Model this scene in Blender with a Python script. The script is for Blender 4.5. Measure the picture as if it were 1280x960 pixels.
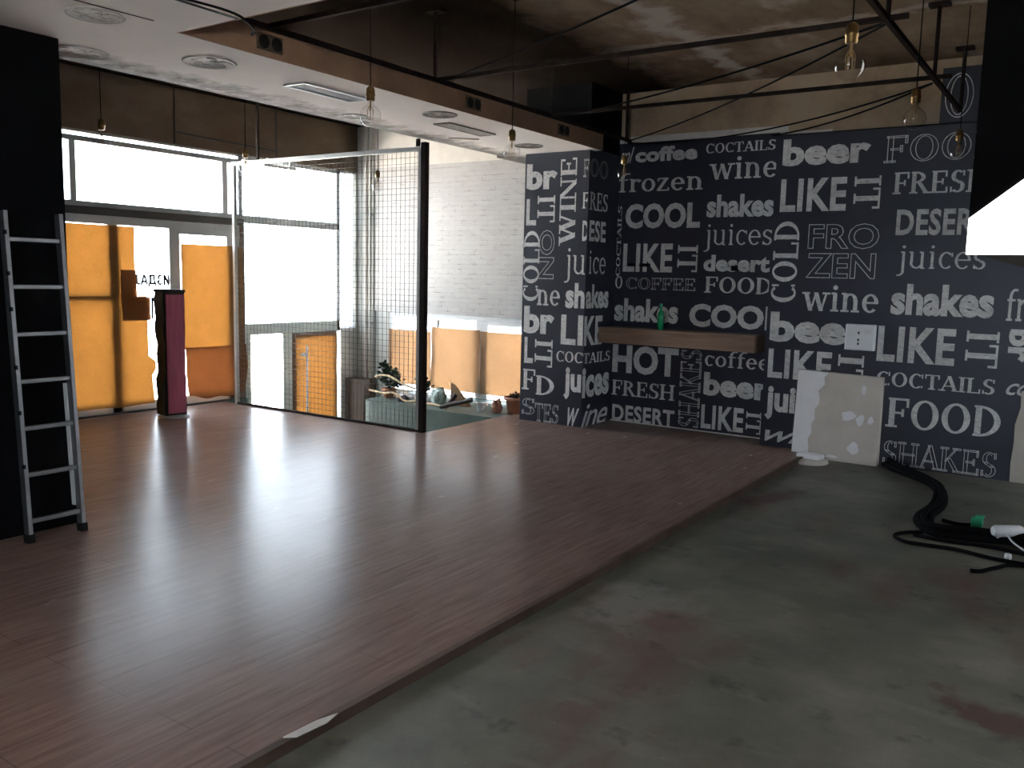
import bpy, bmesh, math, random
from mathutils import Vector, Matrix
random.seed(7)
D = bpy.data
for o in list(D.objects): D.objects.remove(o)
SC = bpy.context.scene
COL = SC.collection
PI = math.pi

# ------------------------------------------------------------------ camera
cam = D.objects.new('camera', D.cameras.new('camera')); COL.objects.link(cam); SC.camera = cam
cam.data.sensor_fit = 'HORIZONTAL'; cam.data.sensor_width = 36.0
cam.data.lens = 36.0 * 1083.0 / 1280.0
cam.data.clip_start = 0.05; cam.data.clip_end = 200
_y, _p, _r = math.radians(34.08), math.radians(7.09), math.radians(-1.352)
_f = Vector((-math.sin(_y)*math.cos(_p), math.cos(_y)*math.cos(_p), -math.sin(_p)))
_rt = Vector((math.cos(_y), math.sin(_y), 0)); _dn = _f.cross(_rt)
_R = math.cos(_r)*_rt + math.sin(_r)*_dn
_Dn = -math.sin(_r)*_rt + math.cos(_r)*_dn
cam.matrix_world = Matrix(((_R.x, -_Dn.x, -_f.x, 0), (_R.y, -_Dn.y, -_f.y, 0), (_R.z, -_Dn.z, -_f.z, 1.6), (0, 0, 0, 1)))

# ------------------------------------------------------------------ world, exposure
SKY = 6.0
w = D.worlds.new('sky'); SC.world = w; w.use_nodes = True
bg = w.node_tree.nodes['Background']; bg.inputs[0].default_value = (0.78, 0.89, 1.0, 1); bg.inputs[1].default_value = SKY
vs = SC.view_settings
vs.view_transform = 'Standard'; vs.look = 'None'; vs.gamma = 1.0; vs.exposure = 1.5; vs.use_curve_mapping = False
sun = D.objects.new('sun', D.lights.new('sun', 'SUN')); COL.objects.link(sun)
sun.data.energy = 110.0; sun.data.color = (1.0, 0.93, 0.84); sun.data.angle = math.radians(0.6)
sun.rotation_euler = Vector((-0.50, -0.13, -0.86)).to_track_quat('-Z', 'Y').to_euler()   # over the roof: it lights the street only
def portal(name, loc, rot, sx, sy):
    L = D.lights.new(name, 'AREA'); L.shape = 'RECTANGLE'; L.size = sx; L.size_y = sy
    L.cycles.is_portal = True
    o = D.objects.new(name, L); COL.objects.link(o); o.location = loc; o.rotation_euler = rot
    return o
portal('window_daylight', (-8.95, 6.9, 1.0), (0, -PI/2, 0), 4.2, 4.4)
portal('rear_fill_daylight', (-.65, -3.1, 1.55), (PI/2, 0, 0), 2.5, 1.3)  # portal for the added window behind the camera
portal('side_fill_daylight', (2.75, 7.3, 1.25), (0, PI/2, 0), .9, 1.5)  # portal for the added window in the right wall
portal('shopfront_daylight', (-7.0, 9.3, 0.55), (-PI/2, 0, 0), 2.8, 1.2)

# ------------------------------------------------------------------ materials
def mat(name, col, rough=0.6, metal=0.0, spec=0.5, var=0.0, vscale=6.0, bump=0.0, bscale=40.0, col2=None, vdetail=6, coord='pos', stretch=None, emis=None):
    m = D.materials.new(name); m.use_nodes = True
    nt = m.node_tree; b = nt.nodes['Principled BSDF']
    b.inputs['Base Color'].default_value = (*col, 1); b.inputs['Roughness'].default_value = rough
    b.inputs['Metallic'].default_value = metal; b.inputs['Specular IOR Level'].default_value = spec
    if emis:
        b.inputs['Emission Color'].default_value = (*emis[:3], 1); b.inputs['Emission Strength'].default_value = emis[3]
    if coord == 'pos':
        src = nt.nodes.new('ShaderNodeNewGeometry').outputs['Position']
    else:
        src = nt.nodes.new('ShaderNodeTexCoord').outputs['Object']
    if stretch:
        mp = nt.nodes.new('ShaderNodeMapping'); mp.inputs['Scale'].default_value = stretch
        nt.links.new(src, mp.inputs[0]); src = mp.outputs[0]
    if var or col2:
        n = nt.nodes.new('ShaderNodeTexNoise'); n.inputs['Scale'].default_value = vscale; n.inputs['Detail'].default_value = vdetail
        n.inputs['Roughness'].default_value = 0.6
        nt.links.new(src, n.inputs['Vector'])
        r = nt.nodes.new('ShaderNodeValToRGB')
        r.color_ramp.elements[0].position = 0.35; r.color_ramp.elements[1].position = 0.65
        if col2:
            a, c = col, col2
        else:
            a = tuple(max(0, x*(1-var)) for x in col); c = tuple(min(1, x*(1+var)) for x in col)
        r.color_ramp.elements[0].color = (*a, 1); r.color_ramp.elements[1].color = (*c, 1)
        nt.links.new(n.outputs[0], r.inputs[0]); nt.links.new(r.outputs[0], b.inputs['Base Color'])
    if bump:
        n2 = nt.nodes.new('ShaderNodeTexNoise'); n2.inputs['Scale'].default_value = bscale; n2.inputs['Detail'].default_value = 5
        nt.links.new(src, n2.inputs['Vector'])
        bm_ = nt.nodes.new('ShaderNodeBump'); bm_.inputs['Strength'].default_value = bump; bm_.inputs['Distance'].default_value = 0.01
        nt.links.new(n2.outputs[0], bm_.inputs['Height']); nt.links.new(bm_.outputs[0], b.inputs['Normal'])
    return m
def nd(m, t, **kw):
    n = m.node_tree.nodes.new(t)
    for k, v in kw.items():
        if k in n.inputs: n.inputs[k].default_value = v
        else: setattr(n, k, v)
    return n
def lk(m, a, b): m.node_tree.links.new(a, b)
def mathn(m, op, a, b=None, clamp=False):
    n = m.node_tree.nodes.new('ShaderNodeMath'); n.operation = op; n.use_clamp = clamp
    for i, v in enumerate((a, b)):
        if v is None: continue
        if isinstance(v, (int, float)): n.inputs[i].default_value = v
        else: lk(m, v, n.inputs[i])
    return n.outputs[0]
def mixc(m, fac, a, b, blend='MIX'):
    n = m.node_tree.nodes.new('ShaderNodeMix'); n.data_type = 'RGBA'; n.blend_type = blend
    for s, v in ((n.inputs[0], fac), (n.inputs[6], a), (n.inputs[7], b)):
        if isinstance(v, (int, float)): s.default_value = v
        elif isinstance(v, tuple): s.default_value = (*v, 1)
        else: lk(m, v, s)
    return n.outputs[2]
def ramp(m, fac, *st):
    r = nd(m, 'ShaderNodeValToRGB'); cr = r.color_ramp
    while len(cr.elements) < len(st): cr.elements.new(0.5)
    for e, (p, c) in zip(cr.elements, st):
        e.position = p; e.color = (c, c, c, 1) if isinstance(c, (int, float)) else (*c, 1)
    lk(m, fac, r.inputs[0]); return r.outputs[0]
def noise(m, vec, scale, detail=6, rough=0.6):
    n = nd(m, 'ShaderNodeTexNoise', Scale=scale, Detail=detail, Roughness=rough)
    lk(m, vec, n.inputs['Vector']); return n.outputs[0]
def mapping(m, vec, scale=(1, 1, 1), rot=(0, 0, 0), loc=(0, 0, 0)):
    n = nd(m, 'ShaderNodeMapping'); n.inputs['Scale'].default_value = scale; n.inputs['Rotation'].default_value = rot; n.inputs['Location'].default_value = loc
    lk(m, vec, n.inputs[0]); return n.outputs[0]
def pos(m): return nd(m, 'ShaderNodeNewGeometry').outputs['Position']
def bsdf(m): return m.node_tree.nodes['Principled BSDF']
def bump(m, h, strength, dist=0.01):
    b = nd(m, 'ShaderNodeBump', Strength=strength, Distance=dist); lk(m, h, b.inputs['Height']); lk(m, b.outputs[0], bsdf(m).inputs['Normal'])

M = {}
# laminate floor: planks run along +Y
m = M['laminate'] = mat('laminate_floor', (0.1, 0.06, 0.05), 0.3, spec=0.038)
p = pos(m)
br = nd(m, 'ShaderNodeTexBrick', Scale=1.0); br.offset = 0.37; br.squash = 1
br.inputs['Brick Width'].default_value = 1.28; br.inputs['Row Height'].default_value = 0.193; br.inputs['Mortar Size'].default_value = 0.0022
br.inputs['Color1'].default_value = (0.188, 0.122, 0.102, 1); br.inputs['Color2'].default_value = (0.208, 0.136, 0.114, 1); br.inputs['Mortar'].default_value = (0.13, 0.085, 0.07, 1)
br.inputs['Bias'].default_value = 0.0
lk(m, mapping(m, p, rot=(0, 0, PI/2)), br.inputs['Vector'])
gr = ramp(m, noise(m, mapping(m, p, scale=(22, 1.6, 1)), 1.6, 8), (0.35, 0.78), (0.65, 1.15))
c = mixc(m, 1.0, br.outputs[0], gr, 'MULTIPLY')
dust = ramp(m, noise(m, p, 1.3, 8), (0.42, 0.0), (0.72, 0.35))
c = mixc(m, dust, c, (0.22, 0.17, 0.155))
spk = ramp(m, noise(m, mapping(m, p, scale=(1, 0.7, 1)), 26, 3), (0.74, 0.0), (0.77, 0.6))
c = mixc(m, spk, c, (0.03, 0.022, 0.02))
lk(m, c, bsdf(m).inputs['Base Color'])
rg = ramp(m, noise(m, mapping(m, p, scale=(3, 1, 1)), 3.0, 6), (0.3, 0.235), (0.7, 0.275)); lk(m, rg, bsdf(m).inputs['Roughness'])
bh = mathn(m, 'ADD', mathn(m, 'MULTIPLY', noise(m, mapping(m, p, scale=(14, 2.2, 1)), 2.0, 6), 0.5), mathn(m, 'MULTIPLY', br.outputs[1], -0.5))
bump(m, bh, 0.025)
# bare screed floor
m = M['screed'] = mat('screed_floor', (0.06, 0.062, 0.05), 0.55, spec=0.4)
p = pos(m)
c = ramp(m, noise(m, p, 1.6, 9, 0.65), (0.3, (0.072, 0.078, 0.061)), (0.5, (0.122, 0.121, 0.096)), (0.72, (0.20, 0.187, 0.155)))
st = ramp(m, noise(m, mapping(m, p, scale=(1, 0.45, 1), loc=(4, 2, 0)), 1.3, 6), (0.54, 0.0), (0.68, 0.75))
c = mixc(m, st, c, (0.105, 0.05, 0.04))
sc_ = ramp(m, noise(m, mapping(m, p, scale=(0.6, 1.8, 1), rot=(0, 0, 0.6)), 3.2, 8), (0.57, 0.0), (0.72, 0.5))
c = mixc(m, sc_, c, (0.22, 0.21, 0.185))
def blot(c, x, y, rx, ry, rot, col, k):
    q = mapping(m, p, loc=(0, 0, 0)); d = nd(m, 'ShaderNodeVectorMath', operation='SUBTRACT'); lk(m, q, d.inputs[0]); d.inputs[1].default_value = (x, y, -.04)
    e = mapping(m, mapping(m, d.outputs[0], rot=(0, 0, rot)), scale=(1/rx, 1/ry, 1)); ln = nd(m, 'ShaderNodeVectorMath', operation='LENGTH'); lk(m, e, ln.inputs[0])
    v = mathn(m, 'ADD', ln.outputs['Value'], mathn(m, 'MULTIPLY', mathn(m, 'SUBTRACT', noise(m, p, 7, 7), 0.5), 2.4))
    return mixc(m, ramp(m, v, (0.5, k), (1.0, 0.0)), c, col)
c = blot(c, -.20, 3.66, .30, .12, .5, (0.062, 0.026, 0.022), .85)
c = blot(c, -1.95, 6.55, .12, .55, .35, (0.07, 0.03, 0.026), .8)
c = blot(c, -1.80, 3.85, .34, .40, 0, (0.21, 0.20, 0.18), .7)
c = blot(c, -1.62, 3.75, .16, .2, 0, (0.11, 0.05, 0.04), .7)
c = blot(c, -.55, 2.5, .05, .10, .5, (0.27, 0.26, 0.23), .8)
dk = ramp(m, noise(m, p, 5.0, 8), (0.28, 0.75), (0.40, 0.0)); c = mixc(m, dk, c, (0.022, 0.026, 0.020))
fl = ramp(m, noise(m, p, 60, 2), (0.76, 0.0), (0.78, 1.0)); c = mixc(m, fl, c, (0.38, 0.38, 0.34))
lk(m, c, bsdf(m).inputs['Base Color']); bump(m, noise(m, p, 14, 8), 0.25)
# white printed brick
m = M['brick'] = mat('white_brick', (0.6, 0.57, 0.53), 0.6)
p = pos(m)
br = nd(m, 'ShaderNodeTexBrick', Scale=1.0); br.offset = 0.5
br.inputs['Brick Width'].default_value = 0.21; br.inputs['Row Height'].default_value = 0.062; br.inputs['Mortar Size'].default_value = 0.004; br.inputs['Mortar Smooth'].default_value = 0.3
br.inputs['Color1'].default_value = (0.30, 0.282, 0.266, 1); br.inputs['Color2'].default_value = (0.335, 0.316, 0.298, 1); br.inputs['Mortar'].default_value = (0.255, 0.236, 0.218, 1)
pv = mapping(m, p, rot=(PI/2, 0, 0)); lk(m, pv, br.inputs['Vector'])
dsh = ramp(m, noise(m, mapping(m, p, scale=(6, 1, 17)), 1.0, 3), (0.53, 0.0), (0.60, 0.95))
dsh = mathn(m, 'MULTIPLY', dsh, mathn(m, 'ADD', mathn(m, 'MULTIPLY', br.outputs[1], 0.9), 0.12), True)
c = mixc(m, dsh, br.outputs[0], (0.06, 0.053, 0.05))
sp = ramp(m, noise(m, mapping(m, p, scale=(1, 1, 1.5)), 11, 2), (0.66, 0.0), (0.70, 0.8)); c = mixc(m, sp, c, (0.2, 0.18, 0.17))
c = mixc(m, 0.35, c, ramp(m, noise(m, p, 2.5, 7), (0.3, (0.262, 0.243, 0.225)), (0.7, (0.345, 0.328, 0.31))))
lk(m, c, bsdf(m).inputs['Base Color']); bump(m, mathn(m, 'SUBTRACT', noise(m, p, 30, 5), br.outputs[1]), 0.25)
# wallpaper + chalk print
m = M['wallpaper'] = mat('chalkboard_wallpaper', (0.02, 0.02, 0.026), 0.42, spec=0.45)
p = pos(m)
c = ramp(m, noise(m, p, 1.7, 7), (0.3, (0.0145, 0.0165, 0.027)), (0.7, (0.025, 0.028, 0.047)))
lk(m, c, bsdf(m).inputs['Base Color']); bump(m, noise(m, p, 22, 4), 0.05)
m = M['chalk'] = mat('chalk_print', (0.4, 0.4, 0.39), 0.6, spec=0.3)
p = pos(m)
c = ramp(m, noise(m, mapping(m, p, rot=(0, 0.6, 0), scale=(1, 1, 1.9)), 34, 8, 0.75), (0.28, (0.22, 0.22, 0.225)), (0.44, (0.62, 0.61, 0.60)), (0.62, (0.80, 0.79, 0.77)))
c = mixc(m, ramp(m, noise(m, p, 6, 4), (0.35, 0.30), (0.6, 0.0)), c, (0.16, 0.16, 0.165))
lk(m, c, bsdf(m).inputs['Base Color'])
# ceilings and concrete
m = M['gypsum'] = mat('gypsum_ceiling', (0.5, 0.46, 0.44), 0.85, spec=0.2)
p = pos(m)
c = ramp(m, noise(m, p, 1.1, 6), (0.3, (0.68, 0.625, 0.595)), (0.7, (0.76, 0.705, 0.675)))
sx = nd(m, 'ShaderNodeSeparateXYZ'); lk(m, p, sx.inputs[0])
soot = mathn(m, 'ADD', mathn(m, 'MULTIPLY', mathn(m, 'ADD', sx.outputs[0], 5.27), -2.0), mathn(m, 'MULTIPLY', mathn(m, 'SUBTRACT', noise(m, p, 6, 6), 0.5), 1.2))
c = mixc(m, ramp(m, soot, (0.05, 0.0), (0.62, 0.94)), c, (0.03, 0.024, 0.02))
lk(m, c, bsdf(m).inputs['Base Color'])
m = M['concrete'] = mat('bare_concrete', (0.1, 0.08, 0.06), 1.0, spec=0.0)
p = pos(m)
c = ramp(m, noise(m, mapping(m, p, scale=(1, 0.5, 1)), 1.6, 9, 0.65), (0.28, (0.13, 0.088, 0.058)), (0.5, (0.22, 0.160, 0.112)), (0.72, (0.32, 0.26, 0.20)))
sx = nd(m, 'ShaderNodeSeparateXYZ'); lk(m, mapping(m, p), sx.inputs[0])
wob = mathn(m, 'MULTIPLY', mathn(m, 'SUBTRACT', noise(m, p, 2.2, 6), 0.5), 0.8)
b1 = ramp(m, mathn(m, 'ABSOLUTE', mathn(m, 'ADD', mathn(m, 'ADD', sx.outputs[0], 3.05), wob)), (0.05, 0.8), (0.17, 0.0))
b2 = ramp(m, mathn(m, 'ABSOLUTE', mathn(m, 'ADD', mathn(m, 'ADD', sx.outputs[1], -7.1), wob)), (0.02, 0.5), (0.10, 0.0))
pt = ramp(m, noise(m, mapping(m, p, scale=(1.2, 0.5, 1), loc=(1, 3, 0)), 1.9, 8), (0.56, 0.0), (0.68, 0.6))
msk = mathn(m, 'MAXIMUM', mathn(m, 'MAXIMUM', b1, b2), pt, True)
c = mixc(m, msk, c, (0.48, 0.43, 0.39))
sk = ramp(m, mathn(m, 'ADD', mathn(m, 'MULTIPLY', mathn(m, 'ADD', sx.outputs[0], 3.35), -1.1), wob), (0.0, 0.0), (0.7, 0.96)); c = mixc(m, sk, c, (0.010, 0.007, 0.006))  # darkness of the ceiling void painted into the slab towards the left
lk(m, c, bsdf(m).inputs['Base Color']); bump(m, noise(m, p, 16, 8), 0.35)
m = M['concrete_wall'] = mat('brown_concrete_wall', (0.1, 0.08, 0.06), 0.85, spec=0.2)
p = pos(m)
c = ramp(m, noise(m, mapping(m, p, scale=(1, 0.5, 1)), 1.6, 9, 0.65), (0.28, (0.24, 0.175, 0.12)), (0.5, (0.44, 0.325, 0.225)), (0.72, (0.48, 0.40, 0.31)))
sx = nd(m, 'ShaderNodeSeparateXYZ'); lk(m, mapping(m, p), sx.inputs[0])
wob = mathn(m, 'MULTIPLY', mathn(m, 'SUBTRACT', noise(m, p, 2.2, 6), 0.5), 0.8)
b1 = ramp(m, mathn(m, 'ABSOLUTE', mathn(m, 'ADD', mathn(m, 'ADD', sx.outputs[0], 3.05), wob)), (0.02, 0.1), (0.03, 0.0))
b2 = ramp(m, mathn(m, 'ABSOLUTE', mathn(m, 'ADD', mathn(m, 'ADD', sx.outputs[1], -7.1), wob)), (0.02, 0.1), (0.03, 0.0))
pt = ramp(m, noise(m, mapping(m, p, scale=(1.2, 0.5, 1), loc=(1, 3, 0)), 1.9, 8), (0.62, 0.0), (0.7, 0.4))
msk = mathn(m, 'MAXIMUM', mathn(m, 'MAXIMUM', b1, b2), pt, True)
c = mixc(m, msk, c, (0.42, 0.38, 0.33))
lk(m, c, bsdf(m).inputs['Base Color']); bump(m, noise(m, p, 16, 8), 0.35)
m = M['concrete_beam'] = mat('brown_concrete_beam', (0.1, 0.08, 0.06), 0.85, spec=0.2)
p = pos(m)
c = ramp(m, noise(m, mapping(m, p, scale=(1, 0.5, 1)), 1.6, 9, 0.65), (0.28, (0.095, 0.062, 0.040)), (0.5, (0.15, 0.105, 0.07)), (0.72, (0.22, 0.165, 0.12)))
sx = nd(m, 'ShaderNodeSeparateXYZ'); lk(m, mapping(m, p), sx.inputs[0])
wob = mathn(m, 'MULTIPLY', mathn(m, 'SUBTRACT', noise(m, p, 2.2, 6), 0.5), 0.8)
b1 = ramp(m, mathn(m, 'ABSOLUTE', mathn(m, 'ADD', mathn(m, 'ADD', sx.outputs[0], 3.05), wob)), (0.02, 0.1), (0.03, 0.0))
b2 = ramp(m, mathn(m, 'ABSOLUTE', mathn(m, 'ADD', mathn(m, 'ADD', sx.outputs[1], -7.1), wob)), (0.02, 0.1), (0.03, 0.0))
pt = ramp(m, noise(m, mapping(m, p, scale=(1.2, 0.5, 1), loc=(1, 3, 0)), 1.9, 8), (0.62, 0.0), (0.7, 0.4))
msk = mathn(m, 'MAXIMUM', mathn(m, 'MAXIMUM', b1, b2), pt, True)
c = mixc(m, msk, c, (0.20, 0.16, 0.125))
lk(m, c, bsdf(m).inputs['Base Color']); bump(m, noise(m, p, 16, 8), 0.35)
M['plaster'] = mat('beige_plaster', (0.50, 0.46, 0.41), 0.8, var=0.12, vscale=3, bump=0.1, spec=0.2)
M['grey_plaster'] = mat('grey_plaster', (0.36, 0.36, 0.33), 0.8, var=0.12, vscale=3, bump=0.1, spec=0.2)
M['white_plaster'] = mat('white_plaster', (0.62, 0.60, 0.57), 0.8, var=0.1, vscale=5, spec=0.2)
M['fascia'] = mat('shade_brown_fascia', (0.30, 0.185, 0.125), 0.8, var=0.2, vscale=3, spec=0.2)  # soffit edge: brown of its shading put into the base colour
M['dark_wall'] = mat('dark_room_wall', (0.055, 0.05, 0.05), 0.8, var=0.2, vscale=2)
M['black_paint'] = mat('black_column_paint', (0.0035, 0.0035, 0.0045), 0.8, var=0.25, vscale=3, spec=0.08)
M['soot_black'] = mat('black_paint', (0.003, 0.003, 0.0035), 0.8, spec=0.08)
M['green_paint'] = mat('green_painted_wall', (0.050, 0.080, 0.066), 0.6, var=0.18, vscale=3)
M['brown_panel'] = mat('brown_panel', (0.075, 0.05, 0.035), 0.6, var=0.25, vscale=4)
M['pit'] = mat('lower_floor_tiles', (0.16, 0.15, 0.13), 0.6, var=0.2)
M['alu'] = mat('grey_window_frame', (0.42, 0.43, 0.43), 0.45, metal=0.2, var=0.06)
M['alu_white'] = mat('white_window_frame', (0.72, 0.73, 0.73), 0.45, var=0.05)
M['alu_green'] = mat('pale_green_grey_frame', (0.45, 0.50, 0.45), 0.5, var=0.06)
M['dark_frame'] = mat('dark_frame', (0.035, 0.03, 0.028), 0.5, var=0.2)
M['brown_frame'] = mat('brown_door_frame', (0.10, 0.055, 0.03), 0.5, var=0.2)
M['steel_dark'] = mat('dark_steel', (0.024, 0.017, 0.015), 0.85, metal=0.0, spec=0.06, var=0.2, vscale=10)
M['steel_grey'] = mat('grey_steel', (0.40, 0.40, 0.38), 0.4, metal=0.4, var=0.1)
M['wire'] = mat('dark_wire', (0.06, 0.05, 0.045), 0.5, metal=0.4, var=0.15)
M['ladder'] = mat('ladder_aluminium', (0.26, 0.26, 0.27), 0.42, metal=0.85, var=0.15, vscale=8, coord='obj')
M['rubber'] = mat('black_rubber', (0.012, 0.012, 0.012), 0.8, spec=0.2, var=0.2)
M['cable'] = mat('black_cable', (0.008, 0.008, 0.009), 0.9, spec=0.03, var=0.2)
M['brass'] = mat('brass_socket', (0.26, 0.165, 0.065), 0.35, metal=0.9, var=0.15, vscale=25)
M['filament'] = mat('filament', (0.35, 0.22, 0.1), 0.4, metal=0.7, var=0.1)
M['white_plastic'] = mat('white_plastic', (0.75, 0.76, 0.78), 0.4, var=0.04, coord='obj')
M['white_emul'] = mat('off_white_board', (0.62, 0.56, 0.50), 0.75, var=0.07, vscale=4, coord='obj')
M['fresh_plaster'] = mat('fresh_white_filler', (0.84, 0.83, 0.84), 0.8, var=0.04, coord='obj')
M['shelf_wood'] = mat('shelf_wood', (0.20, 0.125, 0.085), 0.5, col2=(0.30, 0.195, 0.13), vscale=3, stretch=(0.6, 6, 10), coord='obj')
M['edge_strip'] = mat('floor_edge_strip', (0.085, 0.055, 0.042), 0.6, var=0.25, vscale=3, spec=0.1)
M['green_glass'] = mat('green_bottle', (0.015, 0.36, 0.15), 0.12, var=0.1); bsdf(M['green_glass']).inputs['Transmission Weight'].default_value = 0.25
M['green_plastic'] = mat('green_plastic', (0.01, 0.33, 0.16), 0.4, var=0.1)
M['purple'] = mat('purple_cloth', (0.50, 0.13, 0.22), 0.7, var=0.15, vscale=5, stretch=(8, 8, 0.6), coord='obj')
M['dark_green_cloth'] = mat('black_green_cloth', (0.010, 0.016, 0.013), 0.85, var=0.3, vscale=12, bump=0.4)
M['vent_slat'] = mat('vent_louvre', (0.22, 0.235, 0.29), 0.9, var=0.05, spec=0.05)
M['vent_dark'] = mat('dusty_vent', (0.20, 0.17, 0.155), 0.7, var=0.15)
m = M['swirl'] = mat('grey_dusty_disc', (0.3, 0.28, 0.27), 0.8)
p = nd(m, 'ShaderNodeTexCoord').outputs['Object']
c = ramp(m, noise(m, p, 14, 5, 0.7), (0.35, (0.36, 0.345, 0.34)), (0.5, (0.58, 0.55, 0.53)), (0.62, (0.43, 0.41, 0.40)))
lk(m, c, bsdf(m).inputs['Base Color'])
M['disc_ring'] = mat('disc_ring', (0.38, 0.355, 0.345), 0.8, var=0.2)
M['swirl_dark'] = mat('dark_dusty_disc', (0.10, 0.08, 0.07), 0.8, col2=(0.24, 0.20, 0.18), vscale=12, coord='obj')
M['terracotta'] = mat('terracotta', (0.35, 0.14, 0.075), 0.7, var=0.2, coord='obj')
M['leaf'] = mat('dark_leaf', (0.012, 0.03, 0.010), 0.5, var=0.4, coord='obj')
M['twig'] = mat('pale_dry_stem', (0.52, 0.38, 0.22), 0.7, var=0.2, coord='obj')
M['dark_wood'] = mat('dark_driftwood', (0.035, 0.02, 0.014), 0.7, var=0.3, coord='obj')
M['navy'] = mat('navy_cloth', (0.008, 0.010, 0.022), 0.8, var=0.2)
M['pale_green'] = mat('pale_green_bag', (0.30, 0.36, 0.31), 0.5, var=0.12, coord='obj')
M['street'] = mat('street_paving', (0.45, 0.45, 0.44), 0.8, var=0.1)
M['facade'] = mat('pale_blue_facade', (0.085, 0.115, 0.155), 0.6, var=0.08)
M['facade_white'] = mat('white_facade', (0.7, 0.7, 0.7), 0.7, var=0.05)
M['vinyl'] = mat('grey_vinyl_lettering', (0.03, 0.03, 0.04), 0.6, var=0.1)
M['emissive_white'] = mat('emissive_white_panel', (0.85, 0.85, 0.85), 0.5, emis=(1, 0.99, 0.97, 1.6))  # white face given emission so it stays plain white
def glass(name, tint=(1, 1, 1), gloss=0.02, ior=1.45):
    m = D.materials.new(name); m.use_nodes = True; nt = m.node_tree; nt.nodes.clear()
    out = nt.nodes.new('ShaderNodeOutputMaterial'); mx = nt.nodes.new('ShaderNodeMixShader')
    t = nt.nodes.new('ShaderNodeBsdfTransparent'); t.inputs[0].default_value = (*tint, 1)
    g = nt.nodes.new('ShaderNodeBsdfGlossy'); g.inputs['Roughness'].default_value = gloss
    f = nt.nodes.new('ShaderNodeFresnel'); f.inputs[0].default_value = ior
    ge = nt.nodes.new('ShaderNodeNewGeometry'); mu = nt.nodes.new('ShaderNodeMath'); mu.operation = 'MULTIPLY'; iv = nt.nodes.new('ShaderNodeMath'); iv.operation = 'SUBTRACT'; iv.inputs[0].default_value = 1.0
    nt.links.new(ge.outputs['Backfacing'], iv.inputs[1]); nt.links.new(iv.outputs[0], mu.inputs[0]); nt.links.new(f.outputs[0], mu.inputs[1]); nt.links.new(mu.outputs[0], mx.inputs[0]); nt.links.new(t.outputs[0], mx.inputs[1]); nt.links.new(g.outputs[0], mx.inputs[2]); nt.links.new(mx.outputs[0], out.inputs[0])
    return m
M['glass'] = glass('window_glass'); M['bulb'] = glass('bulb_glass', (0.96, 0.955, 0.945), 0.06, 1.7)
M['cup'] = mat('white_cup', (0.88, 0.87, 0.85), 0.35, var=0.04)
def paper(name, dif, trans, amt, scale=5.0):
    m = D.materials.new(name); m.use_nodes = True; nt = m.node_tree; nt.nodes.clear()
    out = nt.nodes.new('ShaderNodeOutputMaterial'); mx = nt.nodes.new('ShaderNodeMixShader'); mx.inputs[0].default_value = amt
    d = nt.nodes.new('ShaderNodeBsdfDiffuse'); t = nt.nodes.new('ShaderNodeBsdfTranslucent')
    p = pos(m); n = noise(m, p, scale, 7); f = noise(m, p, 45, 4)
    v = mathn(m, 'ADD', mathn(m, 'MULTIPLY', n, 0.35), mathn(m, 'ADD', mathn(m, 'MULTIPLY', f, 0.28), 0.69))
    lk(m, mixc(m, 1.0, dif, v, 'MULTIPLY'), d.inputs[0]); lk(m, mixc(m, 1.0, trans, v, 'MULTIPLY'), t.inputs[0])
    b = nd(m, 'ShaderNodeBump', Strength=0.25, Distance=0.01); lk(m, noise(m, p, 9, 5), b.inputs['Height'])
    lk(m, b.outputs[0], d.inputs['Normal'])
    lk(m, d.outputs[0], mx.inputs[1]); lk(m, t.outputs[0], mx.inputs[2]); lk(m, mx.outputs[0], out.inputs[0])
    return m
M['frosted'] = paper('frosted_glass', (0.8, 0.8, 0.8), (0.75, 0.77, 0.80), 0.45, 1.5)
M['kraft'] = paper('kraft_paper', (0.26, 0.145, 0.065), (0.093, 0.038, 0.0075), 0.42)
M['kraft_thick'] = paper('doubled_kraft_paper', (0.26, 0.12, 0.055), (0.05, 0.015, 0.004), 0.40, 3.0)
M['kraft_weak_daylight'] = paper('weak_daylight_kraft_paper', (0.31, 0.195, 0.115), (0.095, 0.053, 0.026), 0.35, 2.5)  # weaker daylight behind the low window put into these paper colours

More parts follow.
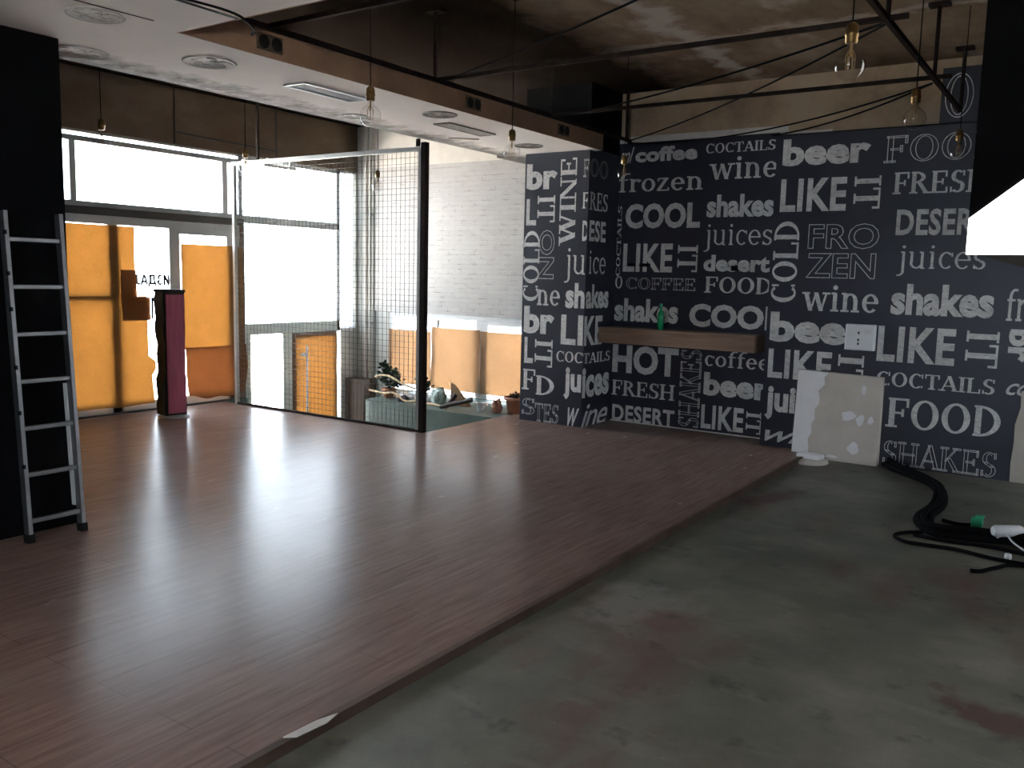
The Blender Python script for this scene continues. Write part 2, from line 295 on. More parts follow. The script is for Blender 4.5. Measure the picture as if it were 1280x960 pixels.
# ------------------------------------------------------------------ mesh helpers
class MB:
    def __init__(s): s.v = []; s.f = []; s.m = []; s.sm = []
    def add(s, vs, fs, mi=0, smooth=False):
        o = len(s.v); s.v += [tuple(a) for a in vs]
        for f in fs: s.f.append([i+o for i in f]); s.m.append(mi); s.sm.append(smooth)
    def box(s, x0, x1, y0, y1, z0, z1, mi=0):
        s.add([(x0,y0,z0),(x1,y0,z0),(x1,y1,z0),(x0,y1,z0),(x0,y0,z1),(x1,y0,z1),(x1,y1,z1),(x0,y1,z1)],
              [(0,3,2,1),(4,5,6,7),(0,1,5,4),(1,2,6,5),(2,3,7,6),(3,0,4,7)], mi); return s
    def bar(s, a, b, w, h, up=(0,0,1), mi=0):
        a, b = Vector(a), Vector(b); d = (b-a).normalized(); u = Vector(up)
        sd = d.cross(u)
        if sd.length < 1e-4: sd = d.cross(Vector((1,0,0)))
        sd.normalize(); u = sd.cross(d)
        vs = [q + sx*sd*w/2 + sy*u*h/2 for q in (a, b) for sx, sy in ((-1,-1),(1,-1),(1,1),(-1,1))]
        s.add(vs, [(0,3,2,1),(4,5,6,7),(0,1,5,4),(1,2,6,5),(2,3,7,6),(3,0,4,7)], mi); return s
    def tube(s, pts, r, n=8, mi=0, cap=True):
        pts = [Vector(p) for p in pts]; rs = r if isinstance(r, (list, tuple)) else [r]*len(pts)
        ref = None; vs = []
        for i, p in enumerate(pts):
            d = (pts[min(i+1, len(pts)-1)] - pts[max(i-1, 0)]).normalized()
            if ref is None: ref = d.orthogonal().normalized()
            ref = (ref - d*ref.dot(d))
            if ref.length < 1e-5: ref = d.orthogonal()
            ref.normalize(); b = d.cross(ref)
            for k in range(n):
                t = 2*PI*k/n; vs.append(p + rs[i]*(math.cos(t)*ref + math.sin(t)*b))
        fs = [(i*n+k, i*n+(k+1)%n, (i+1)*n+(k+1)%n, (i+1)*n+k) for i in range(len(pts)-1) for k in range(n)]
        s.add(vs, fs, mi, True)
        if cap: s.add(vs[:n], [tuple(range(n))[::-1]], mi); s.add(vs[-n:], [tuple(range(n))], mi)
        return s
    def lathe(s, prof, c=(0,0,0), n=20, mi=0, cap=True):
        vs = [(c[0]+r*math.cos(2*PI*k/n), c[1]+r*math.sin(2*PI*k/n), c[2]+z) for r, z in prof for k in range(n)]
        fs = [(i*n+k, i*n+(k+1)%n, (i+1)*n+(k+1)%n, (i+1)*n+k) for i in range(len(prof)-1) for k in range(n)]
        s.add(vs, fs, mi, True)
        if cap:
            s.add(vs[:n], [tuple(range(n))[::-1]], mi); s.add(vs[-n:], [tuple(range(n))], mi)
        return s
    def prism(s, poly, axis, a, b, mi=0):
        # poly of 2D points; axis = extrude axis ('x': (y,z), 'y': (x,z), 'z': (x,y))
        mk = {'x': lambda p, t: (t, p[0], p[1]), 'y': lambda p, t: (p[0], t, p[1]), 'z': lambda p, t: (p[0], p[1], t)}[axis]
        n = len(poly); vs = [mk(p, a) for p in poly] + [mk(p, b) for p in poly]
        fs = [tuple(range(n))[::-1], tuple(range(n, 2*n))] + [(i, (i+1) % n, n+(i+1) % n, n+i) for i in range(n)]
        s.add(vs, fs, mi); return s
    def build(s, name, mats, parent=None, origin=None, bevel=0, fix=True):
        me = D.meshes.new(name)
        o = Vector(origin) if origin is not None else (parent_world(parent) if parent else Vector((0, 0, 0)))
        me.from_pydata([tuple(Vector(a)-o) for a in s.v], [], s.f)
        for mm in (mats if isinstance(mats, (list, tuple)) else [mats]): me.materials.append(M[mm] if isinstance(mm, str) else mm)
        me.polygons.foreach_set('material_index', s.m); me.polygons.foreach_set('use_smooth', s.sm)
        if fix:
            b = bmesh.new(); b.from_mesh(me); bmesh.ops.recalc_face_normals(b, faces=b.faces); b.to_mesh(me); b.free()
        me.update()
        ob = D.objects.new(name, me); COL.objects.link(ob)
        if parent:
            ob.parent = parent
        else:
            ob.location = o
        if bevel:
            bv = ob.modifiers.new('bevel', 'BEVEL'); bv.width = bevel; bv.segments = 2; bv.limit_method = 'ANGLE'
        return ob
def parent_world(p):
    v = Vector((0, 0, 0))
    while p is not None: v += p.location; p = p.parent
    return v
def B(*a, mi=0): return MB().box(*a, mi=mi)
def struct(o): o['kind'] = 'structure'; return o
def tag(o, label, cat, group=None, kind=None):
    o['label'] = label; o['category'] = cat
    if group: o['group'] = group
    if kind: o['kind'] = kind
    return o
def thing(name, loc, label, cat, group=None):
    o = D.objects.new(name, None); o.empty_display_size = 0.1; COL.objects.link(o); o.location = loc
    return tag(o, label, cat, group)
def smooth_path(pts, n=6):
    P = [Vector(p) for p in pts]; out = []
    for i in range(len(P)-1):
        p0 = P[max(i-1, 0)]; p1 = P[i]; p2 = P[i+1]; p3 = P[min(i+2, len(P)-1)]
        for k in range(n):
            t = k/n
            out.append(0.5*((2*p1)+(p2-p0)*t+(2*p0-5*p1+4*p2-p3)*t*t+(3*p1-p0-3*p2+p3)*t**3))
    out.append(P[-1]); return out
def clone(root, loc, label):
    r = root.copy(); COL.objects.link(r); r.location = loc; r['label'] = label
    for ch in root.children:
        c = ch.copy(); COL.objects.link(c); c.parent = r
        for g in ch.children:
            d = g.copy(); COL.objects.link(d); d.parent = c
    return r

# ------------------------------------------------------------------ lettering
# serif capitals and lower case as strokes: V stem, H bar, G diagonal, A bowl, S serif
UP = {
 'A': (.84, [('G',.10,0,.42,1,'t'),('G',.42,1,.74,0,'T'),('H',.24,.60,.33),('S',.10,0),('S',.74,0)]),
 'C': (.80, [('A',.42,.5,.36,.5,48,312),('V2',.70,.70,.98),('V2',.70,.05,.2)]),
 'D': (.84, [('V',.17,0,1),('A',.20,.5,.56,.5,-90,90),('H',.05,.24,1),('H',.05,.24,0)]),
 'E': (.72, [('V',.17,0,1),('H',.05,.62,1),('H',.05,.66,0),('H',.17,.48,.5),('V2',.61,.72,1),('V2',.65,0,.28),('V2',.48,.38,.64)]),
 'F': (.68, [('V',.17,0,1),('H',.05,.62,1),('H',.17,.48,.5),('V2',.61,.70,1),('V2',.48,.38,.64),('S',.17,0)]),
 'H': (.90, [('V',.18,0,1),('V',.72,0,1),('H',.18,.72,.5),('S',.18,0),('S',.18,1),('S',.72,0),('S',.72,1)]),
 'I': (.40, [('V',.20,0,1),('S',.20,0),('S',.20,1)]),
 'K': (.86, [('V',.17,0,1),('G',.24,.42,.66,1,'t'),('G',.36,.56,.72,0,'T'),('S',.17,0),('S',.17,1),('S',.66,1),('S',.72,0)]),
 'L': (.70, [('V',.17,0,1),('H',.05,.64,0),('V2',.63,0,.30),('S',.17,1)]),
 'N': (.90, [('V2',.16,0,1),('G',.16,1,.74,0,'T'),('V2',.74,0,1),('S',.16,0),('S',.12,1),('S',.74,1)]),
 'O': (.86, [('A',.43,.5,.39,.5,0,360)]),
 'R': (.82, [('V',.17,0,1),('A',.22,.74,.40,.26,-90,90),('H',.05,.26,1),('H',.17,.26,.5),('G',.38,.5,.70,0,'T'),('S',.17,0),('S',.72,0)]),
 'S': (.66, [('A',.34,.73,.26,.27,40,250),('A',.34,.27,.28,.27,-140,70),('G',.20,.60,.46,.40,'T'),('V2',.56,.74,.98),('V2',.10,.02,.26)]),
 'T': (.78, [('V',.39,0,1),('H',.05,.73,1),('V2',.07,.72,1),('V2',.71,.72,1),('S',.39,0)]),
 'W': (1.16, [('G',.12,1,.36,0,'T'),('G',.36,0,.58,.9,'t'),('G',.58,1,.82,0,'T'),('G',.82,0,1.04,1,'t'),('S',.12,1),('S',.56,1),('S',1.04,1)]),
}
CYR = {
 'И': (.84, [('V',.14,0,1),('V',.66,0,1),('G',.18,.08,.62,.92,'T')]),
 'З': (.70, [('A',.30,.745,.30,.255,-90,150),('A',.30,.275,.34,.275,-150,90)]),
 'Д': (.92, [('H',.02,.86,.16),('V2',.07,-.18,.16),('V2',.81,-.18,.16),('G',.18,.1,.30,1,'t'),('V',.66,.1,1),('H',.24,.74,1)]),
 'А': (.84, [('G',.08,0,.40,1,'t'),('G',.42,1,.74,0,'t'),('H',.22,.60,.33)]),
 'Ј': (.56, [('V',.38,.26,1),('A',.16,.26,.30,.26,-150,0)]),
 'Е': (.70, [('V',.15,0,1),('H',.10,.62,1),('H',.10,.64,0),('H',.15,.56,.52)]),
 'П': (.86, [('V',.14,0,1),('V',.66,0,1),('H',.06,.74,1)]),
 'Л': (.84, [('G',.10,0,.26,1,'t'),('V',.66,0,1),('H',.20,.74,1)]),
}
X = .70
LO = {
 'c': (.60, [('A',.32,.35,.27,.35,45,315),('V2',.53,.50,.66)]),
 'e': (.66, [('A',.33,.35,.29,.35,0,318),('H',.10,.60,.37)]),
 'f': (.50, [('V',.22,0,.80),('A',.44,.78,.29,.26,60,180),('H',.06,.46,.67),('S',.22,0)]),
 'i': (.40, [('V',.20,0,.70),('S',.20,0),('S2',.14,.68),('P',.20,.90)]),
 'j': (.36, [('V',.22,-.12,.70),('A',.05,-.10,.23,.22,-110,0),('S2',.16,.68),('P',.22,.90)]),
 'n': (.76, [('V',.18,0,.70),('A',.36,.44,.26,.26,0,160),('V',.56,0,.46),('S',.18,0),('S',.56,0),('S2',.12,.68)]),
 'o': (.68, [('A',.34,.35,.30,.35,0,360)]),
 'r': (.54, [('V',.18,0,.70),('A',.38,.42,.24,.28,50,150),('P',.46,.60),('S',.18,0),('S2',.12,.68)]),
 's': (.54, [('A',.27,.51,.21,.19,30,250),('A',.27,.19,.22,.19,-150,70),('G',.16,.44,.38,.26,'T'),('V2',.44,.52,.68),('V2',.09,.02,.18)]),
 'u': (.76, [('V',.18,.24,.70),('A',.37,.26,.26,.26,180,330),('V',.58,0,.70),('S2',.12,.68),('S2',.52,.68),('S2',.64,.02)]),
 'w': (1.0, [('G',.10,.70,.30,0,'T'),('G',.30,0,.48,.66,'t'),('G',.48,.70,.70,0,'T'),('G',.70,0,.88,.70,'t'),('S3',.10,.67),('S3',.88,.67)]),
 'z': (.60, [('H',.08,.52,.70,1),('H',.06,.54,0),('G',.44,.66,.10,.04,'T'),('V2',.09,.52,.68),('V2',.53,.02,.18)]),
}
def strokes(text, T, t, s, out=0.0):
    """polygons (lists of 2D points) for a serif word; out > 0 returns only thin outlines"""
    polys = []; cx = 0.0
    def rect(x0, x1, y0, y1): polys.append([(x0, y0), (x1, y0), (x1, y1), (x0, y1)])
    for ch in text:
        wd, st = (UP if ch in UP else CYR if ch in CYR else LO)[ch]
        for q in st:
            k = q[0]
            if k == 'V': rect(cx+q[1]-T/2, cx+q[1]+T/2, q[2], q[3])
            elif k == 'V2': rect(cx+q[1]-t/2, cx+q[1]+t/2, q[2], q[3])
            elif k == 'H':
                y = q[3]; y0 = y-t if y in (1, .70) else (y if y == 0 else y-t/2); rect(cx+q[1], cx+q[2], y0, y0+t)
            elif k == 'S':
                y0 = q[2]-t if q[2] > .5 else q[2]; rect(cx+q[1]-T/2-s, cx+q[1]+T/2+s, y0, y0+t)
            elif k == 'S2': rect(cx+q[1]-s, cx+q[1]+s, q[2]-t/2, q[2]+t/2)
            elif k == 'S3': rect(cx+q[1]-T/2-s, cx+q[1]+T/2+s, q[2]-t/2, q[2]+t/2)
            elif k == 'P':
                r = T*.62; polys.append([(cx+q[1]+r*math.cos(a*PI/6), q[2]+r*math.sin(a*PI/6)) for a in range(12)])
            elif k == 'G':
                wv = (T if q[5] == 'T' else t)*1.08; x0, y0, x1, y1 = q[1:5]
                pl = [(cx+x0-wv/2, y0), (cx+x0+wv/2, y0), (cx+x1+wv/2, y1), (cx+x1-wv/2, y1)]
                if y0 > y1: pl = pl[::-1]
                if out:
                    a, b, c, d = pl
                    for (p, q), sg in (((a, d), 1), ((b, c), -1)):
                        polys.append(('raw', [p, (p[0]+sg*out*1.2, p[1]), (q[0]+sg*out*1.2, q[1]), q]))
                    polys.append(('raw', [a, b, (b[0], b[1]+out), (a[0], a[1]+out)])); polys.append(('raw', [d, c, (c[0], c[1]-out), (d[0], d[1]-out)]))
                else: polys.append(pl)
            elif k == 'A':
                ax, ay, rx, ry, a0, a1 = q[1:7]; n = max(6, int(abs(a1-a0)/12))
                ring = []
                for i in range(n+1):
                    a = math.radians(a0+(a1-a0)*i/n); ring.append((math.cos(a), math.sin(a)))
                if out:
                    for (Rx, Ry) in ((rx, ry), (rx-T+out, ry-t+out)):
                        for i in range(n):
                            (c0, s0), (c1, s1) = ring[i], ring[i+1]
                            polys.append(('raw', [(cx+ax+Rx*c0, ay+Ry*s0), (cx+ax+Rx*c1, ay+Ry*s1), (cx+ax+(Rx-out)*c1, ay+(Ry-out)*s1), (cx+ax+(Rx-out)*c0, ay+(Ry-out)*s0)]))
                else:
                    for i in range(n):
                        (c0, s0), (c1, s1) = ring[i], ring[i+1]
                        polys.append([(cx+ax+rx*c0, ay+ry*s0), (cx+ax+rx*c1, ay+ry*s1), (cx+ax+(rx-T)*c1, ay+(ry-t)*s1), (cx+ax+(rx-T)*c0, ay+(ry-t)*s0)])
        cx += wd
    if not out: return [p for p in polys]
    res = []
    for p in polys:
        if p[0] == 'raw': res.append(p[1]); continue
        n = len(p); mx = sum(a for a, _ in p)/n; my = sum(b for _, b in p)/n
        hw = max(abs(a-mx) for a, _ in p); hh = max(abs(b-my) for _, b in p)
        fx = max(0.0, 1-out/hw); fy = max(0.0, 1-out/hh)
        ins = [(mx+(a-mx)*fx, my+(b-my)*fy) for a, b in p]
        for i in range(n): res.append([p[i], p[(i+1) % n], ins[(i+1) % n], ins[i]])
    return res
def sans(text, offset=0.0, shear=0.0, spacing=1.0):
    cu = D.curves.new('lettering_curve', 'FONT'); cu.body = text; cu.size = 1.0; cu.offset = offset; cu.shear = shear
    cu.space_character = spacing; cu.resolution_u = 3; cu.dimensions = '2D'; cu.fill_mode = 'BOTH'
    ob = D.objects.new('lettering_curve', cu); COL.objects.link(ob)
    bpy.context.view_layer.update()
    me = ob.evaluated_get(bpy.context.evaluated_depsgraph_get()).to_mesh()
    P = [[(me.vertices[i].co.x, me.vertices[i].co.y) for i in pl.vertices] for pl in me.polygons]
    ob.evaluated_get(bpy.context.evaluated_depsgraph_get()).to_mesh_clear()
    D.objects.remove(ob); D.curves.remove(cu)
    return P
def word_polys(text, st):
    """list of (layer, polygons): layer 0 chalk, 1 dark infill above it"""
    if st == 'se': return [(0, strokes(text, .17, .075, .085))]
    if st == 'cy': return [(0, strokes(text, .25, .20, 0))]
    if st == 'ls': return [(0, strokes(text, .15, .075, .075))]
    if st == 'li': return [(0, strokes(text, .105, .06, .05))]
    if st == 'so': return [(0, strokes(text, .17, .085, .085, .026))]
    if st == 'ol': return [(0, sans(text, .03, 0, 1.02)), (1, sans(text, .008, 0, 1.02))]
    if st == 'hv': return [(0, sans(text, .045, 0, 1.02))]
    if st == 'cx': return [(0, sans(text, .04, 0, 1.0))]
    if st == 'cd': return [(0, sans(text, .03, 0, 1.06))]
    if st == 'sc': return [(0, sans(text, .008, .45, .92))]
    return [(0, sans(text))]
def lettering(mb, words, place, mi_chalk, mi_dark, mirror=False):
    """words: (text, style, rotation, u0, u1, v0, v1); place(u, v, layer) -> 3D point"""
    for text, st, rot, u0, u1, v0, v1 in words:
        lay = word_polys(text, st)
        allp = [q for _, P in lay for pl in P for q in pl]
        ax0, ax1 = min(q[0] for q in allp), max(q[0] for q in allp)
        ay0, ay1 = min(q[1] for q in allp), max(q[1] for q in allp)
        for ly, P in lay:
            for k, pl in enumerate(P):
                pts = []
                for a, b in pl:
                    s = (a-ax0)/(ax1-ax0); t = (b-ay0)/(ay1-ay0)
                    if rot == 90: s, t = 1-t, s
                    elif rot == -90: s, t = t, 1-s
                    if mirror: s = 1-s
                    pts.append(place(u0+(u1-u0)*s, v0+(v1-v0)*t, ly+.07*(k % 7)))
                mb.add(pts, [tuple(range(len(pts)))], mi_dark if ly else mi_chalk)

# ------------------------------------------------------------------ room shell
SL = 3.6; SO = 2.92; WX = -8.78
mb = MB(); mb.box(-8.78, -2.195, -3, 6.72, -0.12, 0.0); mb.box(-5.6, -2.195, 6.72, 9.0, -0.12, 0.0)
struct(mb.build('floor', 'laminate'))
struct(B(-2.195, 2.6, -3, 8.7, -0.16, -0.04).build('floor_screed', 'screed'))
struct(B(-2.205, -2.172, -3, 8.42, -0.045, 0.004).build('trim_1', 'edge_strip'))
mb = MB(); mb.box(-8.95, -5.5, 6.6, 9.2, -1.42, -1.3)
struct(mb.build('floor_lower', 'pit'))
mb = MB(); mb.box(-8.78, -5.6, 6.62, 6.72, -1.3, -0.12); mb.box(-5.6, -5.5, 6.72, 9.0, -1.3, -0.12)
pl = [(-5.6, 7.93), (-5.6, 9.08), (-7.72, 9.08), (-7.72, 8.16)] + [(-7.49-0.23*math.cos(a*PI/16), 8.16-0.23*math.sin(a*PI/16)) for a in range(1, 9)]
mb.prism(pl, 'z', -1.3, -0.002)
struct(mb.build('wall_pit', 'green_paint'))
struct(B(-8.78, -8.42, 8.76, 9.0, -1.3, 0.12).build('trim_2', 'brown_panel'))
# ceiling: bare slab and lower gypsum sections
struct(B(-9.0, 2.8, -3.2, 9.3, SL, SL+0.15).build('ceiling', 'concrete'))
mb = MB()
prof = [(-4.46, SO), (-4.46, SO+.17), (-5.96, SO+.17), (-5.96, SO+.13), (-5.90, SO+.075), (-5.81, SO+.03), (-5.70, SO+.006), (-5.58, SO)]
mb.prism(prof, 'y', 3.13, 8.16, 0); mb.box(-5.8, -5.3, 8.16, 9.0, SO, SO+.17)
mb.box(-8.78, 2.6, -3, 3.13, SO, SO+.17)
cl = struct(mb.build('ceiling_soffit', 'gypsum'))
struct(B(-4.462, -4.448, 3.13, 8.16, SO, SO+.17).build('trim_3', 'fascia'))
struct(B(-4.46, 2.6, 3.13, 3.142, SO, SO+.17).build('trim_4', 'fascia'))
mb = MB(); mb.bar((-4.405, 2.2, SO-.0008), (-4.36, 2.92, SO-.0008), .012, .002); mb.bar((-3.92, 2.0, SO-.0008), (-3.925, 3.13, SO-.0008), .03, .002); mb.build('panel_seam', 'soot_black', cl)
# left wall: concrete beam over the glazing, solid pier beside it
mb = MB(); mb.box(-9.0, WX, -3, 9.0, 2.985, SL)
for y in (6.1, 7.55): mb.box(WX, WX+.006, y, y+.018, 3.0, SL, 1)
mb.bar((WX+.002, 6.1, 3.12), (WX+.002, 7.56, 3.09), .006, .02, mi=1)
mb.box(-9.0, WX, -3, 4.74, -.12, 2.985, 2); mb.box(-9.0, WX, 6.62, 7.06, -1.3, -.0, 3)
mb.box(-9.0, WX, 8.68, 9.0, -1.3, .82, 4); mb.box(-8.80, WX, 8.96, 9.0, .82, 2.985, 4)
struct(mb.build('wall_left', ['concrete_beam', 'dark_frame', 'dark_wall', 'green_paint', 'white_plaster']))
# back wall
T_RIGHT=[
  ('beer', 'hv', 0, -2.64, -1.849, 2.692, 2.942),
  ('FOOD', 'so', 0, -1.735, -0.81, 2.678, 2.911),
  ('LIKE', 'cd', 0, -2.639, -2.034, 2.269, 2.574),
  ('IT', 'se', -90, -1.97, -1.742, 2.281, 2.572),
  ('FRESH', 'se', 0, -1.642, -0.88, 2.403, 2.592),
  ('COLD', 'se', 90, -2.676, -2.438, 1.413, 2.179),
  ('FRO', 'ol', 0, -2.354, -1.723, 1.92, 2.151),
  ('ZEN', 'ol', 0, -2.356, -1.737, 1.651, 1.881),
  ('DESERT', 'cd', 0, -1.59, -0.846, 2.04, 2.27),
  ('juices', 'li', 0, -1.561, -0.859, 1.683, 1.954),
  ('wine', 'ls', 0, -2.376, -1.689, 1.343, 1.588),
  ('shakes', 'cx', 0, -1.583, -0.765, 1.337, 1.615),
  ('frozen', 'ls', 0, -0.671, -0.133, 1.325, 1.594),
  ('beer', 'hv', 0, -2.664, -1.737, 1.029, 1.319),
  ('LIKE', 'cd', 0, -1.671, -1.033, 0.912, 1.233),
  ('IT', 'se', -90, -0.952, -0.703, 0.915, 1.227),
  ('br', 'hv', -90, -0.635, -0.443, 0.982, 1.257),
  ('LIKE', 'cd', 0, -2.663, -2.061, 0.677, 0.96),
  ('IT', 'se', -90, -2.004, -1.776, 0.592, 0.948),
  ('COCTAILS', 'se', 0, -1.656, -0.704, 0.689, 0.821),
  ('juices', 'cx', 0, -2.67, -1.987, 0.261, 0.594),
  ('FOOD', 'se', 0, -1.552, -0.637, 0.319, 0.588),
  ('SHAKES', 'so', 0, -1.552, -0.64, -0.027, 0.192),
  ('wine', 'sc', 0, -2.652, -1.929, 0.047, 0.202),
  ('coffee', 'sc', 0, -0.621, -0.161, 0.699, 0.85),
]
T_ALC=[
  ('ml', 'sc', 0, -4.669, -4.357, 2.855, 3.022),
  ('coffee', 'hv', 0, -4.344, -3.63, 2.854, 3.01),
  ('COCTAILS', 'se', 0, -3.537, -2.816, 2.904, 3.003),
  ('frozen', 'ls', 0, -4.57, -3.555, 2.543, 2.747),
  ('wine', 'ls', 0, -3.491, -2.78, 2.637, 2.859),
  ('COOL', 'hv', 0, -4.436, -3.565, 2.147, 2.416),
  ('shakes', 'cx', 0, -3.498, -2.797, 2.252, 2.483),
  ('juices', 'li', 0, -3.513, -2.797, 1.9, 2.183),
  ('desert', 'hv', 0, -3.504, -2.802, 1.697, 1.87),
  ('LIKE', 'cd', 0, -4.445, -3.856, 1.68, 1.986),
  ('IT', 'se', -90, -3.798, -3.573, 1.688, 1.971),
  ('COCTAILS', 'se', 90, -4.625, -4.48, 1.629, 2.394),
  ('O', 'se', 0, -4.565, -4.443, 1.493, 1.63),
  ('COFFEE', 'so', 0, -4.393, -3.581, 1.49, 1.619),
  ('FOOD', 'se', 0, -3.483, -2.769, 1.477, 1.644),
  ('shakes', 'cx', 0, -4.527, -3.761, 1.131, 1.387),
  ('COOL', 'hv', 0, -3.637, -2.649, 1.113, 1.359),
  ('HOT', 'hv', 0, -4.536, -3.734, 0.551, 0.871),
  ('FRESH', 'se', 0, -4.527, -3.758, 0.297, 0.467),
  ('DESERT', 'cd', 0, -4.509, -3.751, 0.002, 0.192),
  ('SHAKES', 'so', 90, -3.705, -3.469, 0.033, 0.862),
  ('coffee', 'ls', 0, -3.434, -2.743, 0.707, 0.877),
  ('beer', 'hv', 0, -3.434, -2.727, 0.394, 0.642),
  ('LIKE', 'cd', 0, -3.445, -2.982, 0.039, 0.294),
  ('IT', 'se', -90, -2.954, -2.797, 0.042, 0.27),
]
T_PIL=[
  ('br', 'hv', 0, -5.313, -4.923, 2.534, 2.809),
  ('L', 'cd', 0, -5.309, -5.179, 2.155, 2.439),
  ('IT', 'se', -90, -5.165, -4.944, 2.185, 2.469),
  ('WINE', 'se', 90, -4.884, -4.687, 1.933, 2.85),
  ('F', 'so', 0, -4.609, -4.542, 2.644, 2.827),
  ('F', 'se', 0, -4.61, -4.534, 2.322, 2.487),
  ('D', 'cd', 0, -4.598, -4.526, 1.985, 2.196),
  ('COLD', 'se', 90, -5.329, -5.125, 1.334, 2.095),
  ('NO', 'ol', 90, -5.131, -4.935, 1.579, 2.104),
  ('ju', 'li', 0, -4.805, -4.553, 1.544, 1.912),
  ('sh', 'cx', 0, -4.779, -4.543, 1.273, 1.544),
  ('ne', 'ls', 0, -5.142, -4.848, 1.292, 1.465),
  ('br', 'hv', 0, -5.305, -4.91, 0.976, 1.279),
  ('L', 'cd', 0, -5.29, -5.174, 0.646, 0.935),
  ('IT', 'se', -90, -5.151, -4.923, 0.617, 0.918),
  ('LI', 'cd', 0, -4.823, -4.551, 0.882, 1.203),
  ('COC', 'se', 0, -4.871, -4.547, 0.692, 0.809),
  ('F', 'se', 0, -5.312, -5.137, 0.348, 0.579),
  ('D', 'se', 0, -5.124, -4.891, 0.304, 0.519),
  ('ju', 'cx', 0, -4.77, -4.553, 0.288, 0.639),
  ('S', 'so', 0, -5.303, -5.138, 0.068, 0.253),
  ('TES', 'so', 0, -5.13, -4.824, 0.006, 0.211),
  ('w', 'sc', 0, -4.706, -4.564, -0.006, 0.202),
]
T_SIDE=[
  ('OO', 'so', 0, 8.064, 8.458, 2.655, 2.839),
  ('RES', 'se', 0, 8.079, 8.476, 2.312, 2.499),
  ('ESE', 'cd', 0, 8.092, 8.455, 1.985, 2.206),
  ('ice', 'li', 0, 8.111, 8.481, 1.645, 1.89),
  ('akes', 'cx', 0, 8.062, 8.575, 1.275, 1.534),
  ('KE', 'cd', 0, 8.052, 8.455, 0.88, 1.195),
  ('TAILS', 'se', 0, 8.05, 8.657, 0.688, 0.799),
  ('ices', 'cx', 0, 8.046, 8.66, 0.311, 0.641),
  ('ine', 'sc', 0, 8.036, 8.651, -0.023, 0.237),
]
mb = MB()
mb.box(-2.70, 2.6, 8.4, 8.62, -.05, 2.99, 0)                     # papered panel
mb.box(-2.70, 2.6, 8.74, 8.86, 2.9, SL, 2); mb.box(-2.70, 2.6, 8.4, 8.86, 2.98, 2.99, 0); mb.box(-2.68, -2.2, 8.405, 8.45, 2.985, 3.012, 3); mb.box(-1.31, 2.6, 8.41, 8.62, 2.99, 3.45, 0)
mb.box(-4.56, -2.70, 8.71, 8.86, -.02, 3.065, 0); mb.box(-4.56, -2.70, 8.712, 8.86, 3.065, 3.13, 3); mb.box(-4.56, -2.70, 8.74, 8.86, 3.13, SL, 2)
mb.box(-4.53, -2.71, 8.70, 8.712, 0, .012, 3)
mb.box(-2.699, -2.6, 8.45, 8.9, -.1, 2.98, 0); mb.box(-2.69, -2.36, 8.385, 8.402, -.04, -.005, 3)
pp = [(-.53, -.05), (-.535, .12), (-.525, .3), (-.53, .45), (-.50, .60), (-.505, .74), (-.2, .8), (.6, .82), (.6, -.05)]
mb.prism(pp, 'y', 8.393, 8.41, 4)
lettering(mb, [q for q in T_RIGHT], lambda u, v, l: (u, 8.3985-.0015*l, v), 1, 0)
lettering(mb, [('O', 'so', 0, -1.28, -1.06, 3.03, 3.40)], lambda u, v, l: (u, 8.4085-.0015*l, v), 1, 0)
lettering(mb, [(q[0], q[1], q[2], max(q[3], -4.53), *q[4:]) for q in T_ALC], lambda u, v, l: (min(u, -2.705), 8.7085-.0015*l, v), 1, 0)
struct(mb.build('wall_back', ['wallpaper', 'chalk', 'concrete_wall', 'white_plaster', 'plaster'], fix=False))
mb = MB(); mb.box(-5.335, -4.54, 8.05, 9.06, 0, SO+.02, 0); mb.box(-5.335, -4.54, 8.05, 9.06, SO+.02, SL, 2)
lettering(mb, T_PIL, lambda u, v, l: (min(u, -4.543), 8.0485-.0015*l, v), 1, 0)
lettering(mb, T_SIDE, lambda u, v, l: (-4.5385+.0015*l, u, v), 1, 0)
struct(mb.build('wall_pillar', ['wallpaper', 'chalk', 'soot_black'], fix=False))
mb = MB(); mb.box(-8.44, -5.335, 9.0, 9.2, 1.075, 3.03, 0); mb.box(-8.80, -5.335, 9.0, 9.2, 3.03, SL, 1); mb.box(-8.80, -8.44, 9.0, 9.2, -1.3, 3.03, 2); mb.box(-8.44, -8.2, 9.02, 9.2, -1.3, 1.075, 2)
mb.box(-8.2, -5.335, 9.04, 9.2, -1.3, -.002, 2)
struct(mb.build('wall_brick', ['brick', 'plaster', 'grey_plaster']))
mb = MB(); mb.box(2.6, 2.8, -3.2, 6.55, -.16, SL); mb.box(2.6, 2.8, 8.05, 8.8, -.16, SL); mb.box(2.6, 2.8, 6.55, 8.05, -.16, .8); mb.box(2.6, 2.8, 6.55, 8.05, 1.7, SL)
struct(mb.build('wall_right', 'dark_wall'))
f = MB()
for y in (6.55, 7.27, 7.99): f.box(2.70, 2.76, y, y+.06, .8, 1.7)
f.box(2.70, 2.76, 6.55, 8.05, .8, .86); f.box(2.70, 2.76, 6.55, 8.05, 1.64, 1.7)
w5 = struct(f.build('added_window_side', 'alu')); B(2.72, 2.726, 6.55, 8.05, .8, 1.7).build('pane', 'glass', w5)  # unseen window added to brighten the text wall from the right
mb = MB(); mb.box(-9.0, -1.9, -3.2, -3, -.16, SL); mb.box(.6, 2.8, -3.2, -3, -.16, SL); mb.box(-1.9, .6, -3.2, -3, -.16, .9); mb.box(-1.9, .6, -3.2, -3, 2.2, SL)
struct(mb.build('wall_front', 'dark_wall'))
f = MB()
for x in (-1.9, -.68, .54): f.box(x, x+.06, -3.14, -3.08, .9, 2.2)
f.box(-1.9, .6, -3.14, -3.08, .9, .96); f.box(-1.9, .6, -3.14, -3.08, 2.14, 2.2)
